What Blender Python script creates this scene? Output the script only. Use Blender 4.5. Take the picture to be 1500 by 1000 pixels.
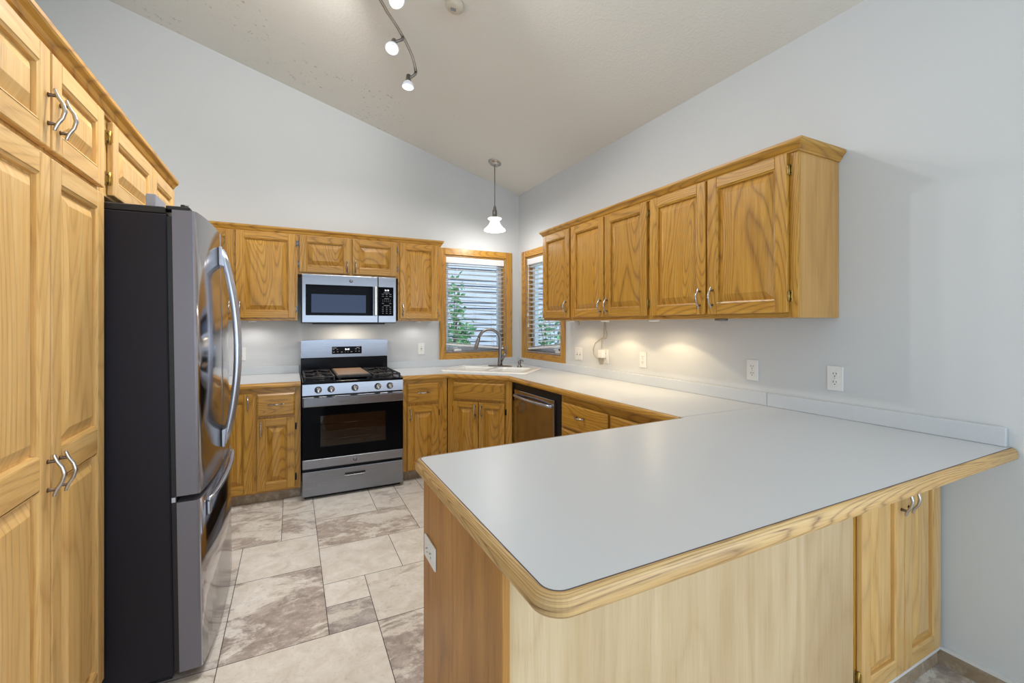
import bpy, bmesh, math, random
from mathutils import Matrix, Vector, Euler
from mathutils.geometry import tessellate_polygon
random.seed(7)
R = math.radians
SC = bpy.context.scene
COL = SC.collection
for _o in list(bpy.data.objects):
    bpy.data.objects.remove(_o)

# ------------------------------------------------------------------ camera
FPX = 647.0
cam_d = bpy.data.cameras.new('camera')
cam = bpy.data.objects.new('camera', cam_d)
COL.objects.link(cam)
cam_d.sensor_fit = 'HORIZONTAL'
cam_d.sensor_width = 36.0
cam_d.lens = FPX * 36.0 / 1500.0
cam_d.shift_y = -(500.0 - 474.3) / 1500.0
cam_d.clip_start = 0.02
cam.location = (0, 0, 1.36)
cam.rotation_euler = (R(90), 0, R(-26.5))
SC.camera = cam

# ------------------------------------------------------------------ world, exposure, daylight
W = bpy.data.worlds.new('world')
SC.world = W
W.use_nodes = True
bg = W.node_tree.nodes['Background']
bg.inputs['Color'].default_value = (0.66, 0.83, 1.0, 1)
bg.inputs['Strength'].default_value = 2.3
SC.view_settings.view_transform = 'Standard'
SC.view_settings.look = 'None'
SC.view_settings.exposure = 0.0
SC.view_settings.gamma = 1.0
SC.view_settings.use_curve_mapping = False

def area(name, loc, rot, sx, sy, power, col):
    d = bpy.data.lights.new(name, 'AREA')
    d.shape = 'RECTANGLE'; d.size = sx; d.size_y = sy
    d.energy = power; d.color = col
    o = bpy.data.objects.new(name, d); COL.objects.link(o)
    o.location = loc; o.rotation_euler = rot
    return o
# daylight through the patio doors behind the camera
area('daylight_patio', (0.2, -3.45, 1.25), (R(90), 0, 0), 3.2, 2.1, 10, (0.90, 0.97, 1.0))
# added unseen lamp near the rear wall, tilted up to brighten the ceiling
area('ceiling_fill', (0.2, -3.2, 1.3), (R(90 + 66), 0, 0), 3.2, 1.0, 29, (0.87, 0.945, 1.0))
area('fill_far_left', (-3.45, -1.2, 1.5), (R(90), 0, R(-90)), 2.4, 1.6, 14, (0.78, 0.90, 1.0))  # added fill lamp at an assumed opening in the far left wall

# added lamp at an assumed opening behind the camera, brightens the pantry side
area('fill_side', (2.25, -1.5, 1.45), (R(90), 0, R(90)), 1.7, 1.5, 52, (0.92, 0.975, 1.0))

# ------------------------------------------------------------------ colour + material helpers
def lin(c):
    c /= 255.0
    return c / 12.92 if c <= 0.04045 else ((c + 0.055) / 1.055) ** 2.4
def rgb(r, g, b):
    return (lin(r), lin(g), lin(b), 1.0)

class NT:
    def __init__(s, name):
        m = bpy.data.materials.new(name); m.use_nodes = True
        s.m = m; s.t = m.node_tree; s.b = s.t.nodes['Principled BSDF']
        s.out = s.t.nodes['Material Output']
    def n(s, ty, **kw):
        nd = s.t.nodes.new(ty)
        for k, v in kw.items():
            if k.startswith('i_'):
                key = k[2:]
                key = int(key) if key.isdigit() else key
                nd.inputs[key].default_value = v
            else:
                setattr(nd, k, v)
        return nd
    def l(s, a, b):
        s.t.links.new(a, b)
    def math(s, op, a, b=None, c=None):
        nd = s.n('ShaderNodeMath', operation=op)
        for i, v in enumerate((a, b, c)):
            if v is None: continue
            if isinstance(v, (int, float)): nd.inputs[i].default_value = v
            else: s.l(v, nd.inputs[i])
        return nd.outputs[0]
    def ramp(s, fac, stops):
        nd = s.n('ShaderNodeValToRGB')
        el = nd.color_ramp.elements
        while len(el) < len(stops): el.new(0.5)
        for e, (p, c) in zip(el, stops):
            e.position = p; e.color = c
        s.l(fac, nd.inputs[0])
        return nd.outputs[0]
    def mix(s, fac, a, b, mode='MIX'):
        nd = s.n('ShaderNodeMix', data_type='RGBA', blend_type=mode)
        for i, v in ((0, fac), (6, a), (7, b)):
            if isinstance(v, (int, float)): nd.inputs[i].default_value = v
            elif isinstance(v, tuple): nd.inputs[i].default_value = v
            else: s.l(v, nd.inputs[i])
        return nd.outputs[2]
    def noise(s, vec, scale, detail=2, rough=0.5, dist=0.0):
        nd = s.n('ShaderNodeTexNoise')
        nd.inputs['Scale'].default_value = scale; nd.inputs['Detail'].default_value = detail
        nd.inputs['Roughness'].default_value = rough; nd.inputs['Distortion'].default_value = dist
        if vec is not None: s.l(vec, nd.inputs['Vector'])
        return nd.outputs[0]
    def mapped(s, vec, scale):
        nd = s.n('ShaderNodeVectorMath', operation='MULTIPLY')
        s.l(vec, nd.inputs[0]); nd.inputs[1].default_value = scale
        return nd.outputs[0]
    def bump(s, h, strength, dist=0.002):
        nd = s.n('ShaderNodeBump')
        nd.inputs['Strength'].default_value = strength; nd.inputs['Distance'].default_value = dist
        s.l(h, nd.inputs['Height']); s.l(nd.outputs[0], s.b.inputs['Normal'])

def simple(name, col, rough=0.5, metal=0.0, **kw):
    x = NT(name)
    x.b.inputs['Base Color'].default_value = col
    x.b.inputs['Roughness'].default_value = rough
    x.b.inputs['Metallic'].default_value = metal
    for k, v in kw.items():
        x.b.inputs[k.replace('_', ' ')].default_value = v
    # faint procedural unevenness keeps large flats from looking dead
    tc = x.n('ShaderNodeTexCoord')
    nz = x.noise(tc.outputs['Object'], 40, 2)
    x.l(x.math('ADD', x.math('MULTIPLY', nz, 0.06), rough - 0.03), x.b.inputs['Roughness'])
    return x.m

def wood(name, light, mid, dark, rings=14.0, contrast=0.5, pore=0.45, rough=0.36, blotch=0.0, coat=0.25, across=2.6):
    x = NT(name)
    uv = x.n('ShaderNodeUVMap').outputs[0]
    ring = x.noise(x.mapped(uv, (across, 0.40, 1)), 1.6, 1.2, 0.4, 0.2)
    fr = x.math('FRACT', x.math('MULTIPLY', ring, rings))
    tri = x.math('ABSOLUTE', x.math('SUBTRACT', x.math('MULTIPLY', fr, 2.0), 1.0))
    tri = x.math('POWER', tri, 3.4)
    streak = x.noise(x.mapped(uv, (45, 1.3, 1)), 1.0, 3, 0.6)
    fine = x.noise(x.mapped(uv, (330, 9, 1)), 1.0, 2, 0.6)
    porem = x.ramp(fine, [(0.50, (0, 0, 0, 1)), (0.72, (1, 1, 1, 1))])
    base = x.mix(x.ramp(streak, [(0.3, (0, 0, 0, 1)), (0.7, (1, 1, 1, 1))]), light, mid)
    g = x.math('MULTIPLY', tri, contrast)
    g2 = x.math('MULTIPLY', g, x.math('ADD', x.math('MULTIPLY', porem, 0.5), 0.62))
    c1 = x.mix(g2, base, dark)
    c2 = x.mix(x.math('MULTIPLY', porem, pore * 0.5), c1, dark)
    if blotch:
        bl = x.noise(x.mapped(uv, (3.2, 0.9, 1)), 1.3, 3, 0.6)
        c2 = x.mix(x.math('MULTIPLY', x.ramp(bl, [(0.40, (0, 0, 0, 1)), (0.68, (1, 1, 1, 1))]), blotch), c2, dark)
    oi = x.n('ShaderNodeObjectInfo')
    hsv = x.n('ShaderNodeHueSaturation')
    x.l(x.math('ADD', x.math('MULTIPLY', oi.outputs['Random'], 0.18), 0.91), hsv.inputs['Value'])
    x.l(c2, hsv.inputs['Color'])
    x.l(hsv.outputs[0], x.b.inputs['Base Color'])
    x.b.inputs['Roughness'].default_value = rough
    x.b.inputs['Coat Weight'].default_value = coat
    x.b.inputs['Coat Roughness'].default_value = 0.22
    x.bump(x.math('ADD', porem, x.math('MULTIPLY', tri, 0.4)), 0.10, 0.001)
    return x.m

M = {}
M['oak'] = wood('oak', rgb(203, 154, 62), rgb(186, 130, 40), rgb(100, 56, 10), 36, 0.80, 0.7)
M['oak_lit'] = wood('oak_lit', rgb(226, 188, 124), rgb(212, 166, 96), rgb(150, 100, 44), 22, 0.5, 0.5)  # oak copy lightened to put the pantry side's brighter light into its tone
M['oak_plain'] = wood('oak_plain', rgb(206, 160, 92), rgb(192, 142, 72), rgb(150, 102, 46), 6, 0.35, 0.4)
M['oak_edge'] = wood('oak_edge', rgb(222, 188, 132), rgb(204, 162, 100), rgb(112, 78, 44), 30, 0.95, 0.8, 0.5, 0.30, 0.05, 9.0)
M['ply'] = wood('veneer_ply', rgb(206, 184, 150), rgb(194, 168, 128), rgb(158, 124, 80), 7, 0.35, 0.35, 0.5, 0.35, 0.05)
M['ply_side'] = wood('veneer_side', rgb(198, 144, 68), rgb(182, 126, 52), rgb(118, 70, 24), 8, 0.5, 0.9, 0.45, 0.45, 0.08)

def wallpaint(name, col, bscale=350, bstr=0.06, blot=None):
    x = NT(name)
    tc = x.n('ShaderNodeTexCoord').outputs['Object']
    n2 = x.noise(tc, 1.1, 3)
    c = x.mix(x.math('MULTIPLY', n2, 0.10), col, tuple(v * 0.86 for v in col[:3]) + (1,))
    if blot:
        s1 = x.noise(tc, 26, 4, 0.65)
        reg = x.noise(tc, 1.6, 2)
        f = x.math('MULTIPLY', x.ramp(s1, [(0.615, (0, 0, 0, 1)), (0.66, (1, 1, 1, 1))]),
                   x.ramp(reg, [(0.5, (0, 0, 0, 1)), (0.62, (1, 1, 1, 1))]))
        sx_ = x.n('ShaderNodeSeparateXYZ'); x.l(tc, sx_.inputs[0])
        my = x.ramp(x.math('MULTIPLY', sx_.outputs[1], 0.2), [(0.58, (0, 0, 0, 1)), (0.80, (1, 1, 1, 1))])
        mx_ = x.ramp(x.math('MULTIPLY', sx_.outputs[0], 0.2), [(0.05, (1, 1, 1, 1)), (0.32, (0.1, 0.1, 0.1, 1))])
        f = x.math('MULTIPLY', f, x.math('MULTIPLY', my, mx_))
        c = x.mix(x.math('MULTIPLY', f, 0.7), c, blot)
    x.l(c, x.b.inputs['Base Color'])
    x.b.inputs['Roughness'].default_value = 0.75
    h = x.noise(tc, bscale, 3, 0.6)
    x.bump(h, bstr, 0.003)
    return x.m
M['wall'] = wallpaint('wall_paint', rgb(211, 214, 216))
M['ceiling'] = wallpaint('ceiling_texture', rgb(228, 227, 221), 75, 1.0, rgb(128, 104, 72))
M['white_trim'] = simple('white_trim', rgb(225, 226, 226), 0.4)

# laminate worktop: white with faint speckle
x = NT('laminate')
tc = x.n('ShaderNodeTexCoord').outputs['Object']
sp = x.noise(tc, 420, 2, 0.5)
x.l(x.mix(x.math('MULTIPLY', x.ramp(sp, [(0.45, (0, 0, 0, 1)), (0.7, (1, 1, 1, 1))]), 0.35), rgb(202, 207, 212), rgb(190, 194, 200)), x.b.inputs['Base Color'])
x.b.inputs['Roughness'].default_value = 0.34
M['laminate'] = x.m
M['seam'] = simple('laminate_edge_line', rgb(70, 66, 74), 0.6)

# vinyl stone tiles: colour attribute per tile (r = mottling, g = brightness, b = greyness)
def stone(name, base_attr=True):
    x = NT(name)
    uv = x.n('ShaderNodeUVMap').outputs[0]
    if base_attr:
        at = x.n('ShaderNodeAttribute'); at.attribute_name = 'tint'
        sep = x.n('ShaderNodeSeparateColor'); x.l(at.outputs['Color'], sep.inputs[0])
        r, g, b = sep.outputs
    else:
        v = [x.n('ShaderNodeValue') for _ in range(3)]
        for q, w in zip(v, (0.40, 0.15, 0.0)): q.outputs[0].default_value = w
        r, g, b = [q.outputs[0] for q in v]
    big = x.noise(x.mapped(uv, (1, 1.7, 1)), 2.9, 13, 0.70, 0.5)
    med = x.noise(uv, 9, 8, 0.7, 0.6)
    fine = x.noise(uv, 48, 6, 0.75)
    cream = x.mix(x.ramp(med, [(0.35, (0, 0, 0, 1)), (0.65, (1, 1, 1, 1))]), rgb(246, 243, 238), rgb(222, 214, 203))
    brown = x.mix(x.ramp(med, [(0.4, (0, 0, 0, 1)), (0.62, (1, 1, 1, 1))]), rgb(190, 166, 144), rgb(142, 118, 100))
    grey = x.mix(x.ramp(med, [(0.4, (0, 0, 0, 1)), (0.62, (1, 1, 1, 1))]), rgb(176, 168, 172), rgb(126, 116, 120))
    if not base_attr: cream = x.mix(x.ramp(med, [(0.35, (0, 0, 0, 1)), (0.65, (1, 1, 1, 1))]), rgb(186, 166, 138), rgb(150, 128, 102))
    darkc = x.mix(b, brown, grey)
    f = x.math('ADD', big, x.math('MULTIPLY', x.math('SUBTRACT', r, 0.5), 0.22))
    f = x.ramp(f, [(0.535, (0, 0, 0, 1)), (0.585, (1, 1, 1, 1))])
    f = x.math('MULTIPLY', f, x.math('ADD', x.math('MULTIPLY', r, 0.75), 0.15))
    c = x.mix(f, cream, darkc)
    lite = x.ramp(x.noise(x.mapped(uv, (1.2, 1.7, 1)), 9, 12, 0.78, 0.2), [(0.50, (0, 0, 0, 1)), (0.60, (1, 1, 1, 1))])
    c = x.mix(x.math('MULTIPLY', lite, x.math('MULTIPLY', r, 0.9)), c, rgb(228, 222, 214))
    pit = x.ramp(fine, [(0.55, (0, 0, 0, 1)), (0.70, (1, 1, 1, 1))])
    c = x.mix(x.math('MULTIPLY', pit, x.math('ADD', x.math('MULTIPLY', r, 0.5), 0.14)), c, rgb(140, 122, 106))
    hsv = x.n('ShaderNodeHueSaturation')
    x.l(x.math('ADD', x.math('MULTIPLY', g, 0.35), 0.78), hsv.inputs['Value'])
    x.l(c, hsv.inputs['Color']); x.l(hsv.outputs[0], x.b.inputs['Base Color'])
    x.b.inputs['Roughness'].default_value = 0.42
    x.bump(x.math('ADD', x.math('MULTIPLY', med, 0.6), fine), 0.10, 0.002)
    return x.m
M['tile'] = stone('stone_vinyl_tile')
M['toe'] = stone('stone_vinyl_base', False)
M['grout'] = simple('grout_line', rgb(62, 56, 54), 0.8)

def brushed(name, col, rough=0.28, aniso=(4, 4, 260), streak=0.10, an=0.0):
    x = NT(name)
    tc = x.n('ShaderNodeTexCoord').outputs['Object']
    n1 = x.noise(x.mapped(tc, aniso), 1.0, 3)
    x.l(x.mix(n1, col, tuple(v * 0.88 for v in col[:3]) + (1,)), x.b.inputs['Base Color'])
    x.b.inputs['Metallic'].default_value = 1.0
    if an:
        x.b.inputs['Anisotropic'].default_value = an
        tg = x.n('ShaderNodeTangent', direction_type='RADIAL', axis='Z'); x.l(tg.outputs[0], x.b.inputs['Tangent'])
    x.l(x.math('ADD', x.math('MULTIPLY', n1, streak), rough - streak / 2), x.b.inputs['Roughness'])
    return x.m
M['steel'] = brushed('brushed_steel', rgb(150, 154, 164), 0.29, an=0.75)
M['fridge_steel'] = brushed('fridge_steel', rgb(186, 182, 186), 0.13, (3, 3, 160), 0.05)
M['door_side'] = simple('fridge_door_side', rgb(118, 116, 125), 0.42, 0.35)
M['charcoal'] = simple('charcoal_case', rgb(30, 28, 37), 0.5, 0.0, Specular_IOR_Level=0.25)
M['black'] = simple('black_plastic', rgb(16, 16, 18), 0.45)
M['black_gloss'] = simple('black_enamel', rgb(12, 13, 19), 0.16, 0.0, Specular_IOR_Level=0.16)
M['black_glass'] = simple('black_glass', rgb(9, 10, 15), 0.06, 0.0, Specular_IOR_Level=0.06)
M['iron'] = simple('cast_iron', rgb(30, 29, 31), 0.5)
M['griddle'] = simple('griddle_brown', rgb(126, 102, 82), 0.5)
M['nickel'] = simple('satin_nickel', rgb(190, 188, 186), 0.24, 1.0)
M['nickel_dark'] = simple('brushed_nickel_dark', rgb(140, 136, 134), 0.30, 1.0)
M['chrome_blue'] = simple('handle_steel', rgb(186, 192, 206), 0.32, 0.95)
M['brass'] = simple('antique_brass', rgb(186, 160, 96), 0.32, 1.0)
M['brown_post'] = simple('aged_bronze', rgb(110, 88, 72), 0.4, 0.8)
M['white_plastic'] = simple('white_plastic', rgb(236, 236, 234), 0.35)
M['slot'] = simple('dark_slot', rgb(34, 32, 32), 0.6)
M['porcelain'] = simple('white_sink', rgb(240, 240, 238), 0.16)
M['blind'] = simple('blind_white', rgb(232, 232, 234), 0.5)
M['cord'] = simple('cord_white', rgb(200, 198, 192), 0.6)
M['vinyl_frame'] = simple('white_vinyl_frame', rgb(214, 220, 228), 0.4)
M['beige_cord'] = simple('beige_wire', rgb(190, 166, 130), 0.6)
M['grey_box'] = simple('grey_metal_box', rgb(150, 154, 166), 0.4, 0.3)
M['screen_blue'] = simple('microwave_window', rgb(58, 72, 104), 0.10, 0.0, Specular_IOR_Level=0.2)
M['oven_dark'] = simple('oven_interior', rgb(84, 64, 54), 0.45)
M['detector'] = simple('detector_cream', rgb(206, 198, 182), 0.5)
M['sill'] = simple('sill_stone', rgb(150, 142, 138), 0.5)
M['print'] = simple('button_print', rgb(140, 142, 148), 0.5)
M['logo'] = simple('logo_grey', rgb(120, 122, 128), 0.3, 0.8)

def emit(name, col, s):
    x = NT(name)
    x.b.inputs['Base Color'].default_value = col
    x.b.inputs['Emission Color'].default_value = col
    x.b.inputs['Emission Strength'].default_value = s
    return x.m
M['lens'] = emit('lamp_lens', (1.0, 0.98, 0.95, 1), 1.6)
M['lens_rim'] = emit('lamp_glass_rim', (0.82, 0.86, 0.95, 1), 0.22)
M['shade'] = emit('pendant_glass', (1.0, 0.97, 0.92, 1), 1.0)
M['puck_on'] = emit('puck_lens', (1.0, 0.85, 0.6, 1), 2.5)
M['digits'] = emit('display_digits', (0.85, 0.92, 1.0, 1), 2.0)

def glassmat(name, tint, gloss=0.10):
    x = NT(name)
    tr = x.n('ShaderNodeBsdfTransparent'); tr.inputs[0].default_value = tint
    gl = x.n('ShaderNodeBsdfGlossy'); gl.inputs['Roughness'].default_value = 0.02
    mx = x.n('ShaderNodeMixShader')
    lw = x.n('ShaderNodeLayerWeight'); lw.inputs[0].default_value = 0.5
    x.l(x.math('ADD', x.math('MULTIPLY', x.math('POWER', lw.outputs['Facing'], 4.0), 0.6), 0.03), mx.inputs[0]); x.l(tr.outputs[0], mx.inputs[1]); x.l(gl.outputs[0], mx.inputs[2])
    x.l(mx.outputs[0], x.out.inputs['Surface'])
    return x.m
M['pane'] = glassmat('window_glass', (0.95, 0.97, 1.0, 1))
M['oven_glass'] = glassmat('oven_glass', (0.62, 0.58, 0.54, 1))
M['clear_plastic'] = glassmat('clear_plastic', (0.85, 0.80, 0.72, 1))

x = NT('siding')
tc = x.n('ShaderNodeTexCoord').outputs['Object']
x.l(x.mix(x.noise(tc, 6, 3), rgb(232, 228, 236), rgb(214, 212, 224)), x.b.inputs['Base Color'])
x.b.inputs['Roughness'].default_value = 0.6
M['siding'] = x.m
M['siding_shade'] = simple('siding_lap_shade', rgb(110, 112, 126), 0.8)  # grey backing between boards colours in the shadow lines under the laps
x = NT('leaf')
oi = x.n('ShaderNodeTexCoord').outputs['Object']
x.l(x.ramp(x.noise(oi, 9, 2), [(0.35, rgb(70, 132, 98)), (0.5, rgb(108, 176, 112)), (0.68, rgb(168, 210, 144))]), x.b.inputs['Base Color'])
x.b.inputs['Roughness'].default_value = 0.5
M['leaf'] = x.m
M['bark'] = simple('bark', rgb(96, 80, 66), 0.8)
x = NT('grass')
oi = x.n('ShaderNodeTexCoord').outputs['Object']
x.l(x.ramp(x.noise(oi, 5, 5), [(0.35, rgb(84, 112, 62)), (0.7, rgb(140, 160, 96))]), x.b.inputs['Base Color'])
x.b.inputs['Roughness'].default_value = 0.9
M['grass'] = x.m

# ------------------------------------------------------------------ mesh builder
class MB:
    def __init__(s):
        s.bm = bmesh.new()
        s.uv = s.bm.loops.layers.uv.new('UVMap')
    def absorb(s, tmp, g=2, mi=0, smooth=False, mat=None, off=None):
        off = off or (random.uniform(0, 40), random.uniform(0, 40))
        tmp.normal_update()
        vm = {}
        for v in tmp.verts:
            vm[v] = s.bm.verts.new(mat @ v.co if mat else v.co)
        for f in tmp.faces:
            try: nf = s.bm.faces.new([vm[v] for v in f.verts])
            except ValueError: continue
            nf.material_index = mi; nf.smooth = smooth
            n = f.normal
            ax = max(range(3), key=lambda i: abs(n[i]))
            oth = [i for i in range(3) if i != ax]
            if g in oth: vi = g; ui = [i for i in oth if i != g][0]
            else: ui, vi = oth
            for lp, lo in zip(nf.loops, f.loops):
                lp[s.uv].uv = (lo.vert.co[ui] + off[0], lo.vert.co[vi] + off[1])
        tmp.free()
    def box(s, x0, x1, y0, y1, z0, z1, g=2, bev=0.0, seg=1, mi=0, mat=None, off=None, smooth=False):
        t = bmesh.new()
        bmesh.ops.create_cube(t, size=1.0)
        for v in t.verts:
            v.co = Vector((x0 + (v.co.x + .5) * (x1 - x0), y0 + (v.co.y + .5) * (y1 - y0), z0 + (v.co.z + .5) * (z1 - z0)))
        if bev > 0:
            bmesh.ops.bevel(t, geom=list(t.edges), offset=bev, segments=seg, affect='EDGES', profile=0.5)
        s.absorb(t, g, mi, smooth, mat, off)
        return s
    def quad(s, pts, g=2, mi=0, off=None, smooth=False, mat=None):
        t = bmesh.new()
        t.faces.new([t.verts.new(p) for p in pts])
        s.absorb(t, g, mi, smooth, mat, off)
    def prism(s, poly, a0, a1, axis=2, g=2, mi=0, mat=None, bev=0.0, smooth=False):
        # poly: 2D points in the two other axes (in order), extruded along axis
        t = bmesh.new()
        def mk(p, a):
            c = [0, 0, 0]; o = [i for i in range(3) if i != axis]
            c[o[0]], c[o[1]] = p; c[axis] = a
            return t.verts.new(c)
        A = [mk(p, a0) for p in poly]; B = [mk(p, a1) for p in poly]
        t.faces.new(A[::-1]); t.faces.new(B)
        k = len(poly)
        for i in range(k):
            t.faces.new((A[i], A[(i + 1) % k], B[(i + 1) % k], B[i]))
        bmesh.ops.recalc_face_normals(t, faces=list(t.faces))
        if bev > 0:
            bmesh.ops.bevel(t, geom=list(t.edges), offset=bev, segments=2, affect='EDGES', profile=0.5)
        s.absorb(t, g, mi, smooth, mat)
        return s
    def tube(s, pts, r, n=10, mi=0, closed=False, smooth=True, flat=1.0, mat=None):
        pts = [Vector(p) for p in pts]
        rs = r if isinstance(r, (list, tuple)) else [r] * len(pts)
        t = bmesh.new(); rings = []
        up0 = None
        for i, p in enumerate(pts):
            a = pts[i - 1] if (i > 0 or closed) else p
            b = pts[(i + 1) % len(pts)] if (i < len(pts) - 1 or closed) else p
            d = (b - a).normalized()
            if up0 is None:
                up0 = Vector((0, 0, 1)) if abs(d.z) < 0.9 else Vector((1, 0, 0))
            u = (up0 - d * up0.dot(d)).normalized(); up0 = u
            w = d.cross(u)
            rings.append([t.verts.new(p + (u * math.cos(2 * math.pi * k / n) * flat + w * math.sin(2 * math.pi * k / n)) * rs[i]) for k in range(n)])
        m = len(rings)
        for i in range(m if closed else m - 1):
            A, B = rings[i], rings[(i + 1) % m]
            for k in range(n):
                t.faces.new((A[k], A[(k + 1) % n], B[(k + 1) % n], B[k]))
        if not closed:
            t.faces.new(rings[0][::-1]); t.faces.new(rings[-1])
        bmesh.ops.recalc_face_normals(t, faces=list(t.faces))
        s.absorb(t, 2, mi, smooth, mat)
        return s
    def lathe(s, prof, n=28, mi=0, mat=None, smooth=True):
        t = bmesh.new(); rings = []
        for r, z in prof:
            if r < 1e-6: rings.append([t.verts.new((0, 0, z))])
            else: rings.append([t.verts.new((r * math.cos(2 * math.pi * k / n), r * math.sin(2 * math.pi * k / n), z)) for k in range(n)])
        for A, B in zip(rings, rings[1:]):
            for k in range(n):
                q = (k + 1) % n
                if len(A) == 1 and len(B) == 1: continue
                if len(A) == 1: t.faces.new((A[0], B[k], B[q]))
                elif len(B) == 1: t.faces.new((A[k], A[q], B[0]))
                else: t.faces.new((A[k], A[q], B[q], B[k]))
        bmesh.ops.recalc_face_normals(t, faces=list(t.faces))
        s.absorb(t, 2, mi, smooth, mat)
        return s
    def done(s, name, mats, parent=None, loc=None, rot=None):
        me = bpy.data.meshes.new(name)
        bmesh.ops.remove_doubles(s.bm, verts=list(s.bm.verts), dist=1e-6) if False else None
        s.bm.to_mesh(me); s.bm.free()
        for m in (mats if isinstance(mats, (list, tuple)) else [mats]):
            me.materials.append(M[m] if isinstance(m, str) else m)
        o = bpy.data.objects.new(name, me); COL.objects.link(o)
        if parent: o.parent = parent
        if loc: o.location = loc
        if rot: o.rotation_euler = rot
        return o

def thing(name, label, cat, loc=(0, 0, 0), rot=(0, 0, 0), group=None):
    o = bpy.data.objects.new(name, None); COL.objects.link(o)
    o.empty_display_size = 0.1
    o.location = loc; o.rotation_euler = rot
    o['label'] = label; o['category'] = cat
    if group: o['group'] = group
    return o
def tag(o, label, cat, group=None):
    o['label'] = label; o['category'] = cat
    if group: o['group'] = group
    return o
def struct(o):
    o['kind'] = 'structure'
    return o
def Tm(loc=(0, 0, 0), rot=(0, 0, 0)):
    return Matrix.Translation(Vector(loc)) @ Euler(rot, 'XYZ').to_matrix().to_4x4()
def align(p, d):
    # matrix taking +z to direction d, located at p
    return Matrix.Translation(Vector(p)) @ Vector(d).to_track_quat('Z', 'Y').to_matrix().to_4x4()

def text_mesh(txt, size, name, mat, parent, M4, depth=0.0004):
    cu = bpy.data.curves.new(name, 'FONT'); cu.body = txt; cu.size = size
    cu.align_x = 'CENTER'; cu.align_y = 'CENTER'; cu.extrude = depth
    tmp = bpy.data.objects.new(name, cu); COL.objects.link(tmp)
    dg = bpy.context.evaluated_depsgraph_get(); dg.update()
    me = bpy.data.meshes.new_from_object(tmp.evaluated_get(dg))
    bpy.data.objects.remove(tmp); bpy.data.curves.remove(cu)
    me.transform(M4); me.materials.clear(); me.materials.append(M[mat])
    o = bpy.data.objects.new(name, me); COL.objects.link(o); o.parent = parent
    return o
FRONT = Matrix.Rotation(R(90), 4, 'X')      # text lying in xy -> standing in xz, facing -y

# ------------------------------------------------------------------ room dimensions
XR, YB = 2.33, 4.50          # right wall, back wall
XL, YL = -1.75, 1.16         # kitchen's left wall and where it starts
XF, YF = -3.60, -3.60        # dining area far left wall, rear wall
ZC0, SL = 2.83, 0.2934       # ceiling height at the right wall, slope
def zc(x): return ZC0 + SL * (XR - x)
TH = 0.16

def wall_mesh(name, origin, ux, nrm, outer, holes):
    """outer/holes in (u, z); the room side lies on origin, thickness goes along nrm"""
    ux = Vector(ux); nrm = Vector(nrm); o = Vector(origin)
    loops = [outer] + holes
    flat = [p for lp in loops for p in lp]
    tris = tessellate_polygon([[Vector((p[0], p[1], 0)) for p in lp] for lp in loops])
    b = MB(); t = bmesh.new()
    A = [t.verts.new(o + ux * p[0] + Vector((0, 0, p[1]))) for p in flat]
    B = [t.verts.new(o + ux * p[0] + Vector((0, 0, p[1])) + nrm * TH) for p in flat]
    for a in tris:
        t.faces.new([A[i] for i in a]); t.faces.new([B[i] for i in a][::-1])
    k = 0
    for lp in loops:
        m = len(lp)
        for i in range(m):
            q = (i + 1) % m
            t.faces.new((A[k + i], A[k + q], B[k + q], B[k + i]))
        k += m
    bmesh.ops.recalc_face_normals(t, faces=list(t.faces))
    b.absorb(t)
    return struct(b.done(name, 'wall'))

W1 = (1.445, 2.165, 1.05, 2.095)      # window in the back wall: x0, x1, z0, z1
W2 = (3.600, 4.325, 1.05, 2.095)      # window in the right wall: y0, y1, z0, z1
rect = lambda a, b, c, d: [(a, c), (b, c), (b, d), (a, d)]
UP = 0.03
wall_mesh('wall_back', (0, YB, 0), (1, 0, 0), (0, 1, 0),
          [(XL - TH, 0), (XR + TH, 0), (XR + TH, zc(XR + TH) + UP), (XL - TH, zc(XL - TH) + UP)], [rect(*W1)])
wall_mesh('wall_right', (XR, 0, 0), (0, 1, 0), (1, 0, 0),
          [(YF, 0), (YB, 0), (YB, zc(XR) + UP), (YF, zc(XR) + UP)], [rect(*W2), rect(-2.35, -0.65, 0.7, 2.2)])
wall_mesh('wall_left', (XL, 0, 0), (0, 1, 0), (-1, 0, 0),
          [(YL, 0), (YB, 0), (YB, zc(XL) + UP), (YL, zc(XL) + UP)], [])
wall_mesh('wall_dining', (0, YL, 0), (1, 0, 0), (0, 1, 0),
          [(XF, 0), (XL - TH, 0), (XL - TH, zc(XL - TH) + UP), (XF, zc(XF) + UP)], [])
wall_mesh('wall_far_left', (XF, 0, 0), (0, 1, 0), (-1, 0, 0),
          [(YF, 0), (YL + TH, 0), (YL + TH, zc(XF) + UP), (YF, zc(XF) + UP)], [rect(-2.4, 0.0, 0.7, 2.3)])
wall_mesh('wall_rear', (0, YF, 0), (1, 0, 0), (0, -1, 0),
          [(XF - TH, 0), (XR + TH, 0), (XR + TH, zc(XR + TH) + UP), (XF - TH, zc(XF - TH) + UP)], [rect(-1.4, 1.8, 0.2, 2.3)])
b = MB()
x0, x1, y0, y1 = XF - 0.3, XR + 0.3, YF - 0.3, YB + 0.3
b.prism([(x0, zc(x0)), (x1, zc(x1)), (x1, zc(x1) + 0.12), (x0, zc(x0) + 0.12)], y0, y1, axis=1)
struct(b.done('ceiling', 'ceiling'))

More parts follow.
